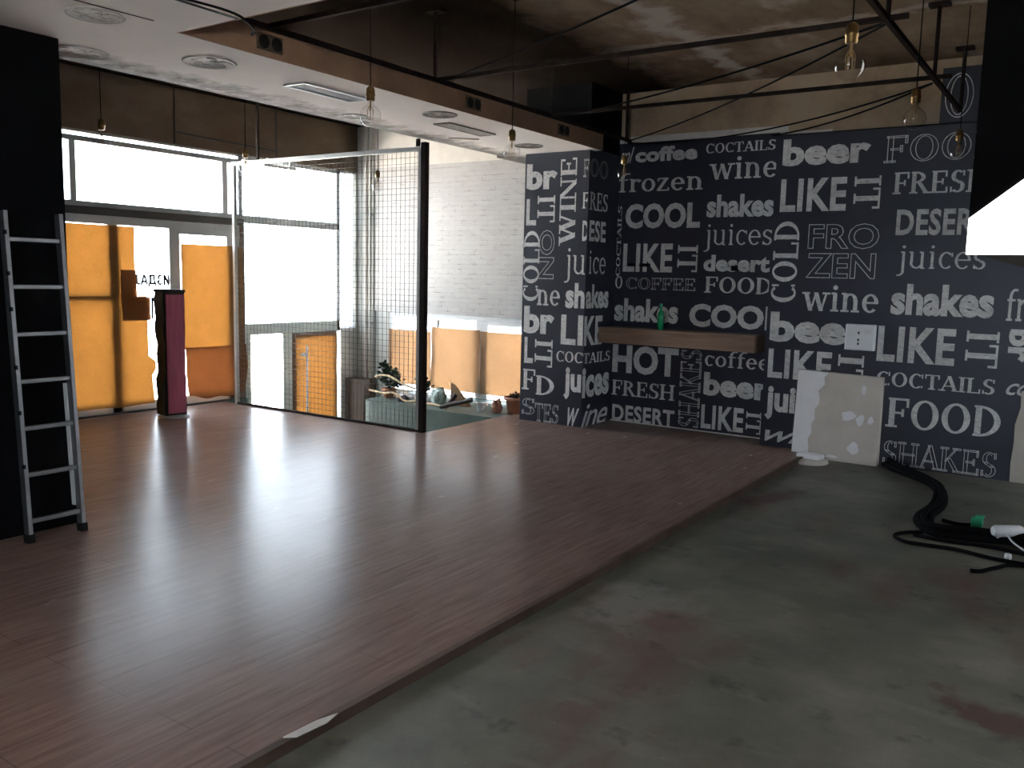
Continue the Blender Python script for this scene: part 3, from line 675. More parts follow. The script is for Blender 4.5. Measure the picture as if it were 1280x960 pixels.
w4 = struct(f.build('added_window_rear', 'alu')); B(-1.9, .6, -3.112, -3.106, .9, 2.2).build('pane', 'glass', w4)  # unseen window added behind the camera to bring in fill daylight
struct(B(-5.75, -5.2, 1.45, 2.86, 0, SO).build('wall_column', 'black_paint', bevel=.006))
# street beyond the glass
struct(B(-40, 10, -20, 40, -1.6, -1.45).build('street', 'street'))
mb = MB(); mb.box(-12.5, -6.2, 14, 15, -1.45, .98, 0); mb.box(-12.5, -6.2, 13.98, 14, .45, .52, 1)
for x in (-11.0, -9.2, -7.4): mb.box(x, x+.22, 13.95, 14, -1.45, .98, 1)
struct(mb.build('street_wall', ['facade', 'facade_white']))

# ------------------------------------------------------------------ glazing
def yzbars(mb, L, x0=-8.86, x1=-8.80, mi=0):
    for y0, y1, z0, z1 in L: mb.box(x0, x1, y0, y1, z0, z1, mi)
f = MB()
yzbars(f, [(4.74, 7.04, 2.87, 2.925), (4.90, 4.965, 2.27, 2.87), (6.755, 6.83, 2.27, 2.87), (6.985, 7.045, 2.14, 2.985), (4.74, 7.04, 2.215, 2.27), (4.74, 7.04, 2.96, 2.985)])
yzbars(f, [(4.74, 7.045, 2.135, 2.215)], -8.87, -8.78, 1)
w1 = struct(f.build('window_1', ['alu', 'dark_frame'], bevel=.004)); B(-8.835, -8.829, 4.74, 7.0, 2.25, 2.97).build('pane', 'glass', w1)
f = MB()
yzbars(f, [(7.045, 8.68, 2.17, 2.265), (7.045, 8.68, 2.93, 2.985), (8.62, 8.69, .80, 2.985), (8.94, 8.965, .82, 2.985), (8.69, 8.965, 2.95, 2.985)])
yzbars(f, [(7.045, 8.68, .79, .93), (7.045, 7.14, -1.3, .79), (7.66, 7.81, -1.3, .79)], mi=1)
yzbars(f, [(7.04, 7.065, .93, 2.17)], mi=2)
w2 = struct(f.build('window_2', ['alu', 'alu_green', 'dark_frame'], bevel=.004))
B(-8.835, -8.829, 7.06, 8.62, .93, 2.17).build('pane', 'glass', w2); B(-8.835, -8.829, 7.06, 8.62, 2.265, 2.93).build('pane', 'glass', w2)
B(-8.795, -8.789, 8.69, 8.94, .82, 2.95).build('frosted_pane', 'frosted', w2); B(-8.835, -8.829, 7.14, 7.66, -1.3, .79).build('pane', 'glass', w2)
f = MB(); f.box(-8.2, -5.335, 9.03, 9.09, 1.015, 1.075, 0)
for x0, x1, mi in ((-8.2, -8.12, 0), (-7.43, -7.36, 1), (-6.69, -6.50, 0)): f.box(x0, x1, 9.03, 9.09, -.002, 1.015, mi)
f.box(-6.5, -5.335, 9.03, 9.09, .965, 1.015, 0); f.box(-8.2, -5.335, 9.03, 9.09, -.002, .012, 1); f.box(-7.33, -7.295, 9.01, 9.03, .90, 1.0, 2)
w3 = struct(f.build('window_3', ['alu', 'alu_white', 'dark_frame'], bevel=.003)); B(-8.2, -5.335, 9.06, 9.065, 0, 1.03).build('pane', 'glass', w3)
# papered double door
f = MB()
yzbars(f, [(4.74, 4.80, 0, 2.135), (5.28, 5.40, .02, 2.05), (6.02, 6.155, .02, 2.05), (6.80, 7.0, .02, 2.05), (4.74, 7.0, 2.045, 2.135), (6.155, 6.80, 1.99, 2.045)])
yzbars(f, [(4.74, 6.98, .02, .115)], mi=1); yzbars(f, [(4.74, 7.04, 0, .02)], -8.87, -8.775, 2)
yzbars(f, [(6.96, 7.05, 0, .09), (6.985, 7.045, .09, 2.135)], -8.86, -8.79, 3)
yzbars(f, [(4.8, 5.40, 1.235, 1.285)], mi=4)
d1 = struct(f.build('door_1', ['alu', 'alu_white', 'dark_frame', 'brown_frame', 'brown_frame'], bevel=.004))
B(-8.835, -8.829, 4.8, 6.98, .1, 2.05).build('pane', 'glass', d1)
mb = MB()
lettering(mb, [('ИЗДАЈЕ', 'cy', 0, 5.53, 6.035, 1.385, 1.525), ('ПЛ', 'cy', 0, 5.70, 5.87, 1.03, 1.27)], lambda u, v, l: (-8.827, u, v), 0, 0, mirror=True)
mb.build('lettering', 'vinyl', d1, fix=False)
h = MB().tube([(-8.80, 6.10, 1.22), (-8.74, 6.10, 1.22), (-8.74, 6.10, 1.02), (-8.80, 6.10, 1.02)], .011, 8); h.build('handle', 'steel_grey', d1)
# small entry door on the lower level
f = MB(); yzbars(f, [(7.81, 7.875, -1.3, .79), (8.56, 8.62, -1.3, .79), (7.875, 8.56, .715, .79), (7.875, 8.56, -1.3, -1.15)])
d2 = struct(f.build('door_2', 'brown_frame', bevel=.004)); B(-8.835, -8.829, 7.86, 8.58, -1.2, .74).build('pane', 'glass', d2)
h = MB().tube([(-8.71, 7.985, -1.0), (-8.71, 7.985, .62)], .016, 10)
for z in (.50, -.30): h.tube([(-8.79, 7.93, z), (-8.71, 7.985, z)], .014, 8); h.lathe([(.0, -.03), (.035, -.02), (.035, .02), (0, .03)], (-8.72, 7.945, z), 10)
h.build('handle', 'white_plastic', d2)

# ------------------------------------------------------------------ large things
# mesh partition guarding the stair well
PX = -5.61; PY = 6.70
gp = thing('mesh_partition', (PX, PY, 0), 'tall steel wire mesh screen guarding the sunken entry', 'screen')
MB().box(-8.50, -5.64, PY-.018, PY+.018, 2.80, 2.845).build('top_rail', 'steel_grey', gp, bevel=.003)
MB().box(-8.50, -5.64, PY-.018, PY+.018, 0.0, .022).build('bottom_rail', 'steel_dark', gp)
MB().box(-5.70, -5.655, PY-.02, PY+.02, .022, 2.845).build('side_stile', 'steel_grey', gp)
MB().box(-8.54, -8.50, PY-.02, PY+.02, 0.0, 2.845).build('side_stile', 'steel_grey', gp)
MB().box(-5.655, -5.595, PY-.03, PY+.03, 0, 2.88).build('post', 'steel_dark', gp, bevel=.003)
wm = MB()
nx = 47
for i in range(1, nx):
    x = -8.50 + 2.80*i/nx; wm.bar((x, PY, .02), (x, PY, 2.81), .0032, .0032, up=(0, 1, 0))
for i in range(1, 47):
    z = .02 + 2.785*i/47; wm.bar((-8.5, PY+.004, z), (-5.69, PY+.004, z), .0038, .0038)
wm.build('wire_mesh', 'wire', gp)
MB().box(-8.11, -8.08, PY-.012, PY+.012, 2.845, SL).build('ceiling_hanger', 'steel_dark', gp)
MB().box(-5.735, -5.695, PY-.012, PY+.012, 2.845, SO).build('ceiling_hanger', 'steel_dark', gp)

# ladder leaning on the column
lad = thing('ladder', (-5.03, 2.63, 0), 'aluminium single ladder leaning against the black column', 'ladder')
def lx(z): return -5.025 - .067*z
for y in (2.475, 2.79):
    s = MB(); a, b = Vector((lx(.03), y, .03)), Vector((lx(1.90), y, 1.90))
    s.bar(a, b, .026, .055, up=(1, 0, 0)); s.build('side_rail', 'ladder', lad, bevel=.003)
    s = MB(); s.bar((lx(0)+.003, y, 0), (lx(.05), y, .05), .034, .066, up=(1, 0, 0)); s.build('rubber_foot', 'rubber', lad)
for z in (.124, .394, .664, .934, 1.204, 1.474, 1.742):
    s = MB(); s.bar((lx(z), 2.475, z), (lx(z), 2.79, z), .030, .026); s.build('rung', 'ladder', lad, bevel=.004)
for z in (.45, .76, 1.02, 1.35, 1.55, 1.78): B(lx(z)+.02, lx(z)+.034, 2.458, 2.472, z-.012, z+.012).build('rivet', 'rubber', lad)
s = MB(); s.bar((lx(.16)-.03, 2.768, .16), (lx(.9)-.03, 2.768, .9), .010, .03, up=(1, 0, 0)); s.build('guide_rail', 'alu_white', lad)

# black bulkhead with bright panel at the right edge of the view
bx = -.605
bh = thing('bulkhead', (bx, 5.0, 1.765), 'big black ceiling bulkhead at right with bright white slanted panel below', 'bulkhead')
MB().prism([(bx, 1.945), (1.4, 3.59), (bx, 3.59)], 'y', 5.0, 8.36).build('casing', 'soot_black', bh)
MB().prism([(bx+.001, 1.765), (1.6, 1.765), (1.6, 3.59), (1.4, 3.59), (bx+.001, 1.945)], 'y', 4.992, 5.03).build('white_panel', 'emissive_white', bh)['label'] = 'bright white panel'
MB().prism([(bx+.02, 1.775), (1.6, 1.775), (1.6, 3.58), (1.41, 3.58), (bx+.02, 1.955)], 'y', 5.03, 8.36).build('soffit_box', 'brown_panel', bh)

# purple and black post
n_t = Vector((.825, -.565, 0)); rt = Vector((.565, .825, 0)); th = math.radians(24)
n1 = math.cos(th)*n_t + math.sin(th)*rt; t1 = Vector((-n1.y, n1.x, 0))
pc = Vector((-8.23, 5.63, 0))
po = thing('padded_post', pc, 'tall narrow black post with purple front standing before the papered doors', 'post')
def pq(u, v, z): return pc + t1*u + n1*v + Vector((0, 0, z))
def obox(mb, u0, u1, v0, v1, z0, z1, mi=0):
    mb.add([pq(u, v, z) for z in (z0, z1) for u, v in ((u0, v0), (u1, v0), (u1, v1), (u0, v1))], [(0,3,2,1),(4,5,6,7),(0,1,5,4),(1,2,6,5),(2,3,7,6),(3,0,4,7)], mi)
s = MB(); rings = []
NZ = 14
for i in range(NZ+1):
    z = .03 + 1.32*i/NZ; k = .006*math.sin(i*2.1) - (.010 if 5 <= i <= 8 else 0)
    rings += [pq(-.118-k, -.14-k, z), pq(.118+k*.4, -.14-k, z), pq(.118+k*.4, .07, z), pq(-.118-k, .07, z)]
fs = [(4*i+a, 4*i+(a+1) % 4, 4*i+4+(a+1) % 4, 4*i+4+a) for i in range(NZ) for a in range(4)] + [(3, 2, 1, 0), tuple(4*NZ+a for a in range(4))]
s.add(rings, fs); s.build('body', 'dark_green_cloth', po)
s = MB(); obox(s, -.092, .108, .071, .085, .05, 1.325); s.build('front_panel', 'purple', po, bevel=.006)['label'] = 'purple front panel'
s = MB(); obox(s, -.125, .122, -.145, .092, 1.345, 1.376); s.build('cap', 'rubber', po, bevel=.004)
s = MB(); s.lathe([(.16, 0), (.16, .018), (.12, .03)], pc, 24); s.build('base', 'white_plaster', po)
# papers on the glass
def sheet(name, rows, x, m, label, group, axis='x', amp=.006, edge=0.0, nu=14, sub=6, seed=1):
    rnd = random.Random(seed); R = []
    for (z0, a0, b0), (z1, a1, b1) in zip(rows[:-1], rows[1:]):
        for k in range(sub): t = k/sub; R.append((z0+(z1-z0)*t, a0+(a1-a0)*t, b0+(b1-b0)*t))
    R.append(rows[-1]); nr = len(R); vs = []
    ph = [rnd.uniform(0, 6) for _ in range(6)]
    for j, (z, a, b) in enumerate(R):
        for i in range(nu+1):
            u = i/nu; y = a+(b-a)*u; zz = z
            if edge and j == nr-1: zz += edge*(math.sin(u*5+ph[0])+.6*math.sin(u*13+ph[1]))
            d = amp*(math.sin(y*7+z*3+ph[2])+.7*math.sin(z*11-y*4+ph[3])+.5*math.sin(y*19+z*15+ph[4])+1.6)*.5
            vs.append((x+d, y, zz) if axis == 'x' else (y, x-d, zz))
    fs = [(j*(nu+1)+i, j*(nu+1)+i+1, (j+1)*(nu+1)+i+1, (j+1)*(nu+1)+i) for j in range(nr-1) for i in range(nu)]
    mb = MB(); mb.add(vs, fs, 0, True)
    c = sum((Vector(v) for v in vs), Vector())/len(vs)
    return tag(mb.build(name, m, origin=c, fix=False), label, 'paper', group)
G1 = 'kraft paper sheets covering the doors'
sheet('paper_sheet', [(2.035, 4.75, 5.585), (1.6, 4.75, 5.575), (1.272, 4.75, 5.56)], -8.79, 'kraft', 'upper orange kraft paper sheet on the left door, beside the lettering', G1, seed=2)
sheet('paper_sheet', [(1.285, 4.75, 5.70), (.95, 4.76, 5.705), (.62, 4.77, 5.71), (.56, 4.77, 5.79), (.48, 4.775, 5.80), (.40, 4.78, 5.75), (.085, 4.79, 5.77)], -8.78, 'kraft', 'large lower orange kraft paper sheet with wavy edge, left of purple post', G1, edge=.006, seed=3)
sheet('paper_sheet', [(1.57, 5.395, 5.575), (1.272, 5.395, 5.585)], -8.775, 'kraft_thick', 'small dark square of doubled kraft paper under the upper left sheet', G1, nu=5, seed=4)
sheet('paper_sheet', [(1.275, 5.39, 5.735), (1.02, 5.40, 5.735)], -8.765, 'kraft_thick', 'small dark kraft paper flap level with the top of purple post', G1, nu=6, seed=5)
sheet('paper_sheet', [(1.88, 6.15, 7.02), (1.3, 6.16, 7.03), (.66, 6.18, 7.035)], -8.785, 'kraft', 'upper orange kraft paper sheet on the right door leaf', G1, seed=6)
sheet('paper_sheet', [(.685, 6.17, 7.04), (.4, 6.18, 7.05), (.085, 6.20, 7.0)], -8.768, 'kraft_thick', 'dark brown crumpled paper sheet low on the right door leaf', G1, amp=.02, edge=.022, nu=24, seed=7)
sheet('paper_sheet', [(.755, 7.845, 8.60), (.2, 7.845, 8.605), (-1.2, 7.845, 8.605)], -8.785, 'kraft', 'orange kraft paper on the low entry door behind wire mesh', G1, seed=8)
G2 = 'brown paper sheets on the low shop window'
sheet('paper_sheet', [(.835, -8.19, -7.43), (.4, -8.19, -7.43), (.09, -8.19, -7.43)], 9.028, 'kraft_weak_daylight', 'brown paper on the left part of the low window, behind the potted plant', G2, axis='y', amp=.012, seed=9)
sheet('paper_sheet', [(.90, -7.42, -6.615), (.4, -7.42, -6.615), (.075, -7.42, -6.62)], 9.02, 'kraft_weak_daylight', 'brown paper on the middle of the low window, above dark sticks', G2, axis='y', amp=.016, seed=10)
sheet('paper_sheet', [(.885, -6.60, -5.35), (.4, -6.60, -5.35), (.07, -6.60, -5.35)], 9.024, 'kraft_weak_daylight', 'brown paper on the right part of the low window beside text pillar', G2, axis='y', amp=.014, seed=11)

# ------------------------------------------------------------------ ceiling fittings
def disc(x, y, r, m, label):
    o = thing('ceiling_disc', (x, y, SO), label, 'ceiling disc', 'round grey discs in the dropped ceiling')
    MB().lathe([(r, 0), (r, -.004), (r*.9, -.006), (r*.88, -.003), (.002, -.003)], (x, y, SO), 28, cap=False).build('plate', m, o, fix=True)
    s = MB(); s.tube([(x+r*.95*math.cos(a*PI/14), y+r*.95*math.sin(a*PI/14), SO-.004) for a in range(29)], .004, 6, cap=False)
    for k in range(7):
        c0 = (x+r*.5*math.cos(k*2.4), y+r*.5*math.sin(k*2.4)); rr = r*(.18+.05*(k % 4))
        s.tube([(c0[0]+rr*math.cos(a*PI/8+k), c0[1]+rr*math.sin(a*PI/8+k), SO-.0045) for a in range(11)], .002, 5, cap=False)
    s.build('ring', 'disc_ring' if m == 'swirl' else 'vent_dark', o)
disc(-4.54, 2.70, .15, 'swirl', 'round grey ceiling disc nearest the black column top')
disc(-5.40, 3.10, .17, 'swirl', 'round grey ceiling disc right at the column, above door glass')
disc(-4.89, 3.67, .17, 'swirl', 'large round grey ceiling disc left of the lit louvre vent')
disc(-4.70, 5.78, .15, 'swirl_dark', 'dark round ceiling disc between the two louvre vents')
disc(-5.40, 5.50, .11, 'swirl', 'faint small ceiling disc behind the clear pendant bulb')
disc(-4.97, 7.55, .15, 'swirl_dark', 'dark round ceiling disc just before the text pillar')
def vent(x0, x1, y0, y1, mf, ms, label):
    o = thing('ceiling_vent', ((x0+x1)/2, (y0+y1)/2, SO), label, 'vent', 'louvre vents in the dropped ceiling')
    s = MB(); t = .018; z0, z1 = SO-.012, SO
    s.box(x0, x1, y0, y0+t, z0, z1); s.box(x0, x1, y1-t, y1, z0, z1); s.box(x0, x0+t, y0, y1, z0, z1); s.box(x1-t, x1, y0, y1, z0, z1)
    s.build('frame', mf, o)
    s = MB(); n = 9
    for i in range(n):
        x = x0+t+(x1-x0-2*t)*(i+.5)/n; s.add([(x-.007, y0+t, SO-.009), (x+.006, y0+t, SO-.0085), (x+.006, y1-t, SO-.0085), (x-.007, y1-t, SO-.009)], [(0, 1, 2, 3)])
    s.build('louvre', ms, o, fix=False)
    B(x0+t, x1-t, y0+t, y1-t, SO-.0015, SO).build('backing', 'dark_frame', o)
vent(-4.985, -4.765, 4.36, 5.02, 'alu_white', 'vent_slat', 'white framed louvre vent in the dropped ceiling, lit by daylight')
vent(-5.03, -4.85, 6.10, 6.80, 'vent_dark', 'vent_dark', 'dusty dark louvre vent in the dropped ceiling above the mesh post')
s = MB().bar((-5.40, 6.78, SO-.004), (-5.18, 6.98, SO-.004), .045, .008)
tag(s.build('ceiling_slot', 'vent_dark', origin=(-5.29, 6.88, SO)), 'thin dark slot plate in the ceiling beside the dusty vent', 'slot plate')
def sockets(y, label):
    o = thing('socket_plate', (-4.448, y, 3.0), label, 'socket', 'twin sockets on the ceiling fascia')
    s = MB(); s.box(-4.448, -4.436, y-.10, y+.10, 2.955, 3.055); s.build('plate', 'brown_panel', o, bevel=.004)
    for d in (-.05, .05):
        s = MB(); s.add([(-4.4355, y+d+.036*math.cos(a*PI/8), 3.005+.036*math.sin(a*PI/8)) for a in range(16)] + [(-4.432, y+d+.042*math.cos(a*PI/8), 3.005+.042*math.sin(a*PI/8)) for a in range(16)], [(a, (a+1) % 16, 16+(a+1) % 16, 16+a) for a in range(16)] + [tuple(range(16))])
        s.build('outlet', 'rubber', o)
sockets(3.78, 'brown twin socket plate at the near end of the ceiling fascia'); sockets(5.90, 'brown twin socket plate midway along the ceiling fascia'); sockets(7.35, 'brown twin socket plate at far end of fascia, before the pillar')
# loose cord out of the ceiling edge
s = MB().tube(smooth_path([(-3.93, 2.35, 2.90), (-3.78, 2.70, 2.885), (-3.72, 2.95, 2.87), (-3.95, 3.25, 2.90), (-4.27, 3.5, 2.97), (-4.436, 3.66, 3.04)]), .007, 6)
tag(s.build('loose_cord', 'cable', origin=(-4.0, 3.1, 2.9)), 'thin loose black cord dangling from the near ceiling edge', 'cord')

# hung rail frame
RZ = 3.085
fr = thing('rail_frame', (-2.76, 6.3, RZ), 'dark steel rail frame hung under the concrete slab', 'rail frame')
for x, y0, y1 in ((-1.15, 3.2, 8.40), (-4.40, 3.2, 8.69)):
    MB().bar((x, y0, RZ), (x, y1, RZ), .03, .03).build('rail', 'steel_dark', fr)
for y in (3.75, 5.4, 7.05):
    MB().bar((-4.43, y, RZ+.01), (-1.04, y, RZ+.01), .028, .028).build('crossbar', 'steel_dark', fr)
for x in (-1.15, -4.40):
    for y in ((5.4, 7.02, 8.38) if x > -2 else (5.35, 7.05, 8.60)):
        s = MB().tube([(x, y, RZ), (x, y, SL-.02)], .014, 8); s.box(x-.07, x+.07, y-.05, y+.05, SL-.022, SL); s.build('hanger', 'steel_dark', fr)
def sag(a, b, d, n=14):
    a, b = Vector(a), Vector(b); return [a+(b-a)*i/n - Vector((0, 0, d*4*(i/n)*(1-i/n))) for i in range(n+1)]
for a, b, d, lb in (((-1.17, 5.43, 3.07), (-4.38, 8.55, 3.06), .06, 'black cable crossing from the near right rail joint to the text wall corner'),
                    ((-1.17, 7.08, 3.06), (-4.38, 8.58, 3.05), .12, 'black cable sagging in front of the beam above the text wall'),
                    ((-1.17, 5.43, 3.08), (-4.37, 7.05, 3.07), .05, 'black cable slung between the two rail joints above the brass bulb'),
                    ((-1.17, 3.78, 3.08), (-4.37, 5.40, 3.08), .03, 'black cable crossing the slab diagonally at top of the view'),
                    ((-1.17, 7.08, 3.06), (-2.75, 8.40, 2.99), .05, 'short black cable running down to the top of the text wall')):
    s = MB().tube(sag(a, b, d), .007, 6); tag(s.build('slung_cable', 'cable', origin=a), lb, 'cable', 'cables slung between the ceiling rails')

# pendant lamps: clear globe bulbs on brass sockets
def pendant(loc, label):
    o = thing('pendant_lamp', loc, label, 'pendant lamp', 'clear globe pendant lamps')
    x, y, z = loc
    MB().tube([(x, y, z+.11), (x, y, SL-.02)], .0035, 6).build('cord', 'cable', o)
    MB().lathe([(.004, .130), (.012, .126), (.022, .118), (.025, .110), (.025, .088), (.0275, .086), (.0275, .074), (.025, .072), (.025, .050), (.020, .044)], loc, 18).build('socket', 'brass', o)
    g = [(.016, .05), (.018, .035), (.024, .02)] + [(.0625*math.sin(a), -.04+.0625*math.cos(a)) for a in [math.radians(t) for t in range(25, 180, 12)]] + [(.0005, -.1025)]
    b = MB().lathe(g, loc, 26, cap=False).build('bulb', 'bulb', o)
    s = MB()
    for k in range(6):
        a = k*PI/3; s.tube([(x+.004*math.cos(a), y+.004*math.sin(a), z+.02), (x+.02*math.cos(a), y+.02*math.sin(a), z-.005), (x+.016*math.cos(a+.4), y+.016*math.sin(a+.4), z-.06)], .0012, 5)
    s.tube([(x, y, z+.05), (x, y, z-.01)], .005, 6)
    s.build('filament', 'filament', b)
    MB().lathe([(.05, 0), (.05, -.006), (.012, -.028)], (x, y, SL), 16).build('ceiling_rose', 'steel_dark', o)
    return o
P0 = pendant((-.95, 3.83, 2.535), 'nearest and largest clear globe pendant with brass socket, under the slab')
for loc, lb in (((-.977, 5.44, 2.575), 'clear globe pendant hanging before the top edge of the text wall, above the word FOOD'),
                ((-.977, 7.2, 2.612), 'far right clear globe pendant in front of outlined FOOD lettering'),
                ((-3.633, 3.83, 2.548), 'clear globe pendant hanging below the ceiling fascia beside white vent'),
                ((-3.745, 5.46, 2.555), 'clear globe pendant hanging before the white brick wall'),
                ((-3.70, 7.2, 2.585), 'clear globe pendant hanging before the word frozen at pillar corner'),
                ((-6.415, 3.83, 2.585), 'clear globe pendant against the window strip nearest the black column'),
                ((-6.696, 5.4, 2.585), 'clear globe pendant against the window at left end of mesh screen'),
                ((-6.719, 7.2, 2.595), 'small far clear globe pendant seen through the wire mesh')):
    clone(P0, loc, lb)
# strip fixture at window head
o = thing('strip_fixture', (-8.72, 7.55, 2.90), 'small white strip fixture at the window head behind mesh screen', 'light fixture')
B(-8.76, -8.70, 7.30, 7.82, 2.875, 2.915).build('housing', 'alu_white', o, bevel=.006)
for y in (7.38, 7.74): B(-8.745, -8.715, y-.015, y+.015, 2.915, 2.985).build('bracket', 'alu', o)

# ------------------------------------------------------------------ text wall things
sh = thing('wall_shelf', (-3.66, 8.53, .90), 'thick wooden wall shelf across the text alcove', 'shelf')
B(-4.532, -2.80, 8.36, 8.709, 1.045, 1.075).build('board', 'shelf_wood', sh, bevel=.003); B(-4.532, -2.80, 8.36, 8.385, .905, 1.045).build('front_edge', 'shelf_wood', sh, bevel=.003)
B(-2.83, -2.80, 8.385, 8.709, .905, 1.045).build('end_panel', 'shelf_wood', sh)
for x in (-4.3, -3.0): B(x, x+.03, 8.385, 8.709, .94, 1.045).build('bracket', 'steel_dark', sh)
bo = thing('glass_bottle', (-3.85, 8.46, 1.075), 'green glass bottle standing on the wooden wall shelf', 'bottle')
MB().lathe([(.030, 0), (.034, .006), (.034, .15), (.030, .175), (.016, .205), (.0135, .22), (.0135, .262)], (-3.85, 8.46, 1.075), 20).build('body', 'green_glass', bo)
MB().lathe([(.0155, .248), (.0165, .25), (.0165, .272), (.014, .276)], (-3.85, 8.46, 1.075), 16).build('cap', 'green_plastic', bo)
for x, wv, hv, z, lb in ((-4.335, .095, .035, 1.755, 'left black slot plate over the word LIKE above shelf'), (-4.175, .13, .035, 1.755, 'right wider black slot plate over the word LIKE above shelf'), (-3.165, .07, .055, 1.735, 'small black socket on the word desert above shelf')):
    o = thing('wall_socket', (x, 8.70, z), lb, 'socket', 'black sockets on the text wall')
    B(x-wv/2, x+wv/2, 8.694, 8.709, z-hv/2, z+hv/2).build('plate', 'rubber', o, bevel=.003); B(x-wv*.3, x+wv*.3, 8.691, 8.695, z-hv*.25, z+hv*.25).build('slot', 'cable', o)
eb = thing('electrical_box', (-1.815, 8.37, 1.12), 'white electrical box on the text wall above leaning board', 'electrical box')
B(-1.945, -1.685, 8.335, 8.399, 1.0, 1.238).build('body', 'white_plastic', eb, bevel=.008); B(-1.935, -1.695, 8.329, 8.337, 1.01, 1.228).build('cover', 'white_plastic', eb, bevel=.004)
B(-1.775, -1.715, 8.326, 8.330, 1.155, 1.195).build('sticker', 'facade_white', eb)
for z in (1.05, 1.085, 1.15): B(-1.832, -1.818, 8.325, 8.331, z, z+.022).build('switch', 'rubber', eb)
# board
bd = thing('plaster_board', (-1.96, 8.30, -.04), 'off-white plasterboard panel leaning on the text wall with fresh filler', 'board')
s = MB(); s.add([(-2.35, 8.27, -.04), (-1.575, 8.27, -.04), (-1.575, 8.36, -.04), (-2.35, 8.36, -.04), (-2.345, 8.33, .785), (-1.585, 8.33, .765), (-1.585, 8.398, .765), (-2.345, 8.398, .785)], [(0,3,2,1),(4,5,6,7),(0,1,5,4),(1,2,6,5),(2,3,7,6),(3,0,4,7)]); s.build('panel', 'white_emul', bd, bevel=.003)
def fy(z): return 8.27+.06*(z+.04)/.82
def patch(pts, name, m, d=.003):
    n = len(pts); s = MB(); s.add([(x, fy(z)-d, z) for x, z in pts]+[(x, fy(z)+.002, z) for x, z in pts], [tuple(range(n))]+[(i, (i+1) % n, n+(i+1) % n, n+i) for i in range(n)]); return s.build(name, m, bd, fix=True)
L = [(-2.345, -.02), (-2.20, -.02), (-2.19, .05), (-2.205, .14), (-2.175, .2), (-2.185, .28), (-2.155, .33), (-2.165, .42), (-2.13, .47), (-2.125, .53), (-2.145, .6), (-2.09, .66), (-2.10, .73), (-2.06, .775), (-2.343, .782)]
patch(L, 'filler_strip', 'fresh_plaster')['label'] = 'whiter strip of fresh filler'
for cx, cz, rx, rz in ((-1.86, .39, .06, .05), (-1.75, .36, .035, .05), (-1.74, .64, .02, .05), (-1.79, .10, .05, .05), (-1.66, .37, .025, .035), (-1.98, .0, .05, .015)):
    patch([(cx+rx*math.cos(a*PI/10)*(1+.2*math.sin(a*PI/10*3+cx*40)), cz+rz*math.sin(a*PI/10)*(1+.2*math.cos(a*PI/10*2+cz*30))) for a in range(20)], 'filler_spot', 'fresh_plaster', .0025)
bs = thing('round_base', (-2.12, 8.06, -.04), 'round white base plate on the floor before the leaning board', 'base plate')
MB().lathe([(.165, 0), (.17, .01), (.165, .026), (.10, .034), (.002, .034)], (-2.12, 8.06, -.04), 32, cap=False).build('plate', 'white_emul', bs)
s = MB(); s.prism([(-2.24, 8.06), (-2.03, 8.02), (-2.0, 8.12), (-2.20, 8.17)], 'z', -.006, .035); s.build('block', 'fresh_plaster', bs, bevel=.004)
# cables at the right
FZ = -.04
hs = thing('cable_bundle', (-.9, 7.0, FZ), 'thick black cable bundle snaking from the text wall across bare floor', 'cable bundle')
main = [(-1.50, 8.30), (-1.38, 8.12), (-1.145, 7.86), (-.97, 7.55), (-.90, 7.2), (-.89, 6.9), (-.93, 6.6), (-.90, 6.35), (-.80, 6.2), (-.62, 6.22), (-.35, 6.28), (.1, 6.3)]
for k, (dx, dy, r, dz) in enumerate(((0, 0, .030, .03), (.045, .02, .026, .026), (.02, -.03, .022, .075), (-.03, .03, .020, .02))):
    s = MB().tube(smooth_path([(x+dx*(1+.4*math.sin(i+k)), y+dy, FZ+dz+.006*math.sin(i*1.3+k)) for i, (x, y) in enumerate(main)]), r, 8); s.build('cable', 'cable', hs)
for pts, lb in (([(-.86, 6.20), (-.95, 6.12), (-1.0, 6.0), (-.93, 5.90), (-.80, 5.90), (-.62, 5.92), (-.42, 5.86), (-.2, 5.86), (.1, 5.9)], 'black cable making a loop in front of the thick bundle'),
                ([(-.50, 5.52), (-.45, 5.55), (-.38, 5.68), (-.3, 5.80), (-.1, 5.83), (.15, 5.78)], 'short black cable end nearest the camera on bare floor'),
                ([(-.80, 6.62), (-.70, 6.58), (-.62, 6.62), (-.60, 6.70)], 'thin curl of black wire behind the cable bundle'),
                ([(-.9, 6.1), (-.7, 6.08), (-.45, 6.12), (-.2, 6.08), (.1, 6.1)], 'black cable running beside the white adapter')):
    s = MB().tube(smooth_path([(x, y, FZ+.012) for x, y in pts]), .012, 7); tag(s.build('floor_cable', 'cable', origin=(*pts[0], FZ)), lb, 'cable', 'loose black cables on the bare floor')
g = thing('plastic_cube', (-.585, 6.60, FZ), 'small bright green plastic cube on the bare floor', 'cube')
B(-.62, -.55, 6.57, 6.64, FZ, FZ+.07).build('body', 'green_plastic', g, bevel=.006); B(-.60, -.545, 6.60, 6.65, FZ+.07, FZ+.083).build('lid', 'green_plastic', g, bevel=.003)
a = thing('power_adapter', (-.40, 6.25, FZ), 'white power adapter lying on black cables, right edge', 'adapter')
s = MB(); s.tube([(-.455, 6.18, .062), (-.44, 6.19, .062), (-.315, 6.28, .062), (-.30, 6.29, .062)], [.028, .038, .038, .030], 14); s.build('body', 'white_plastic', a)
MB().tube(smooth_path([(-.43, 6.18, .02), (-.38, 6.19, .045), (-.33, 6.12, .02), (-.22, 6.05, -.02), (-.1, 6.0, -.03)]), .006, 6).build('lead', 'white_plastic', a)
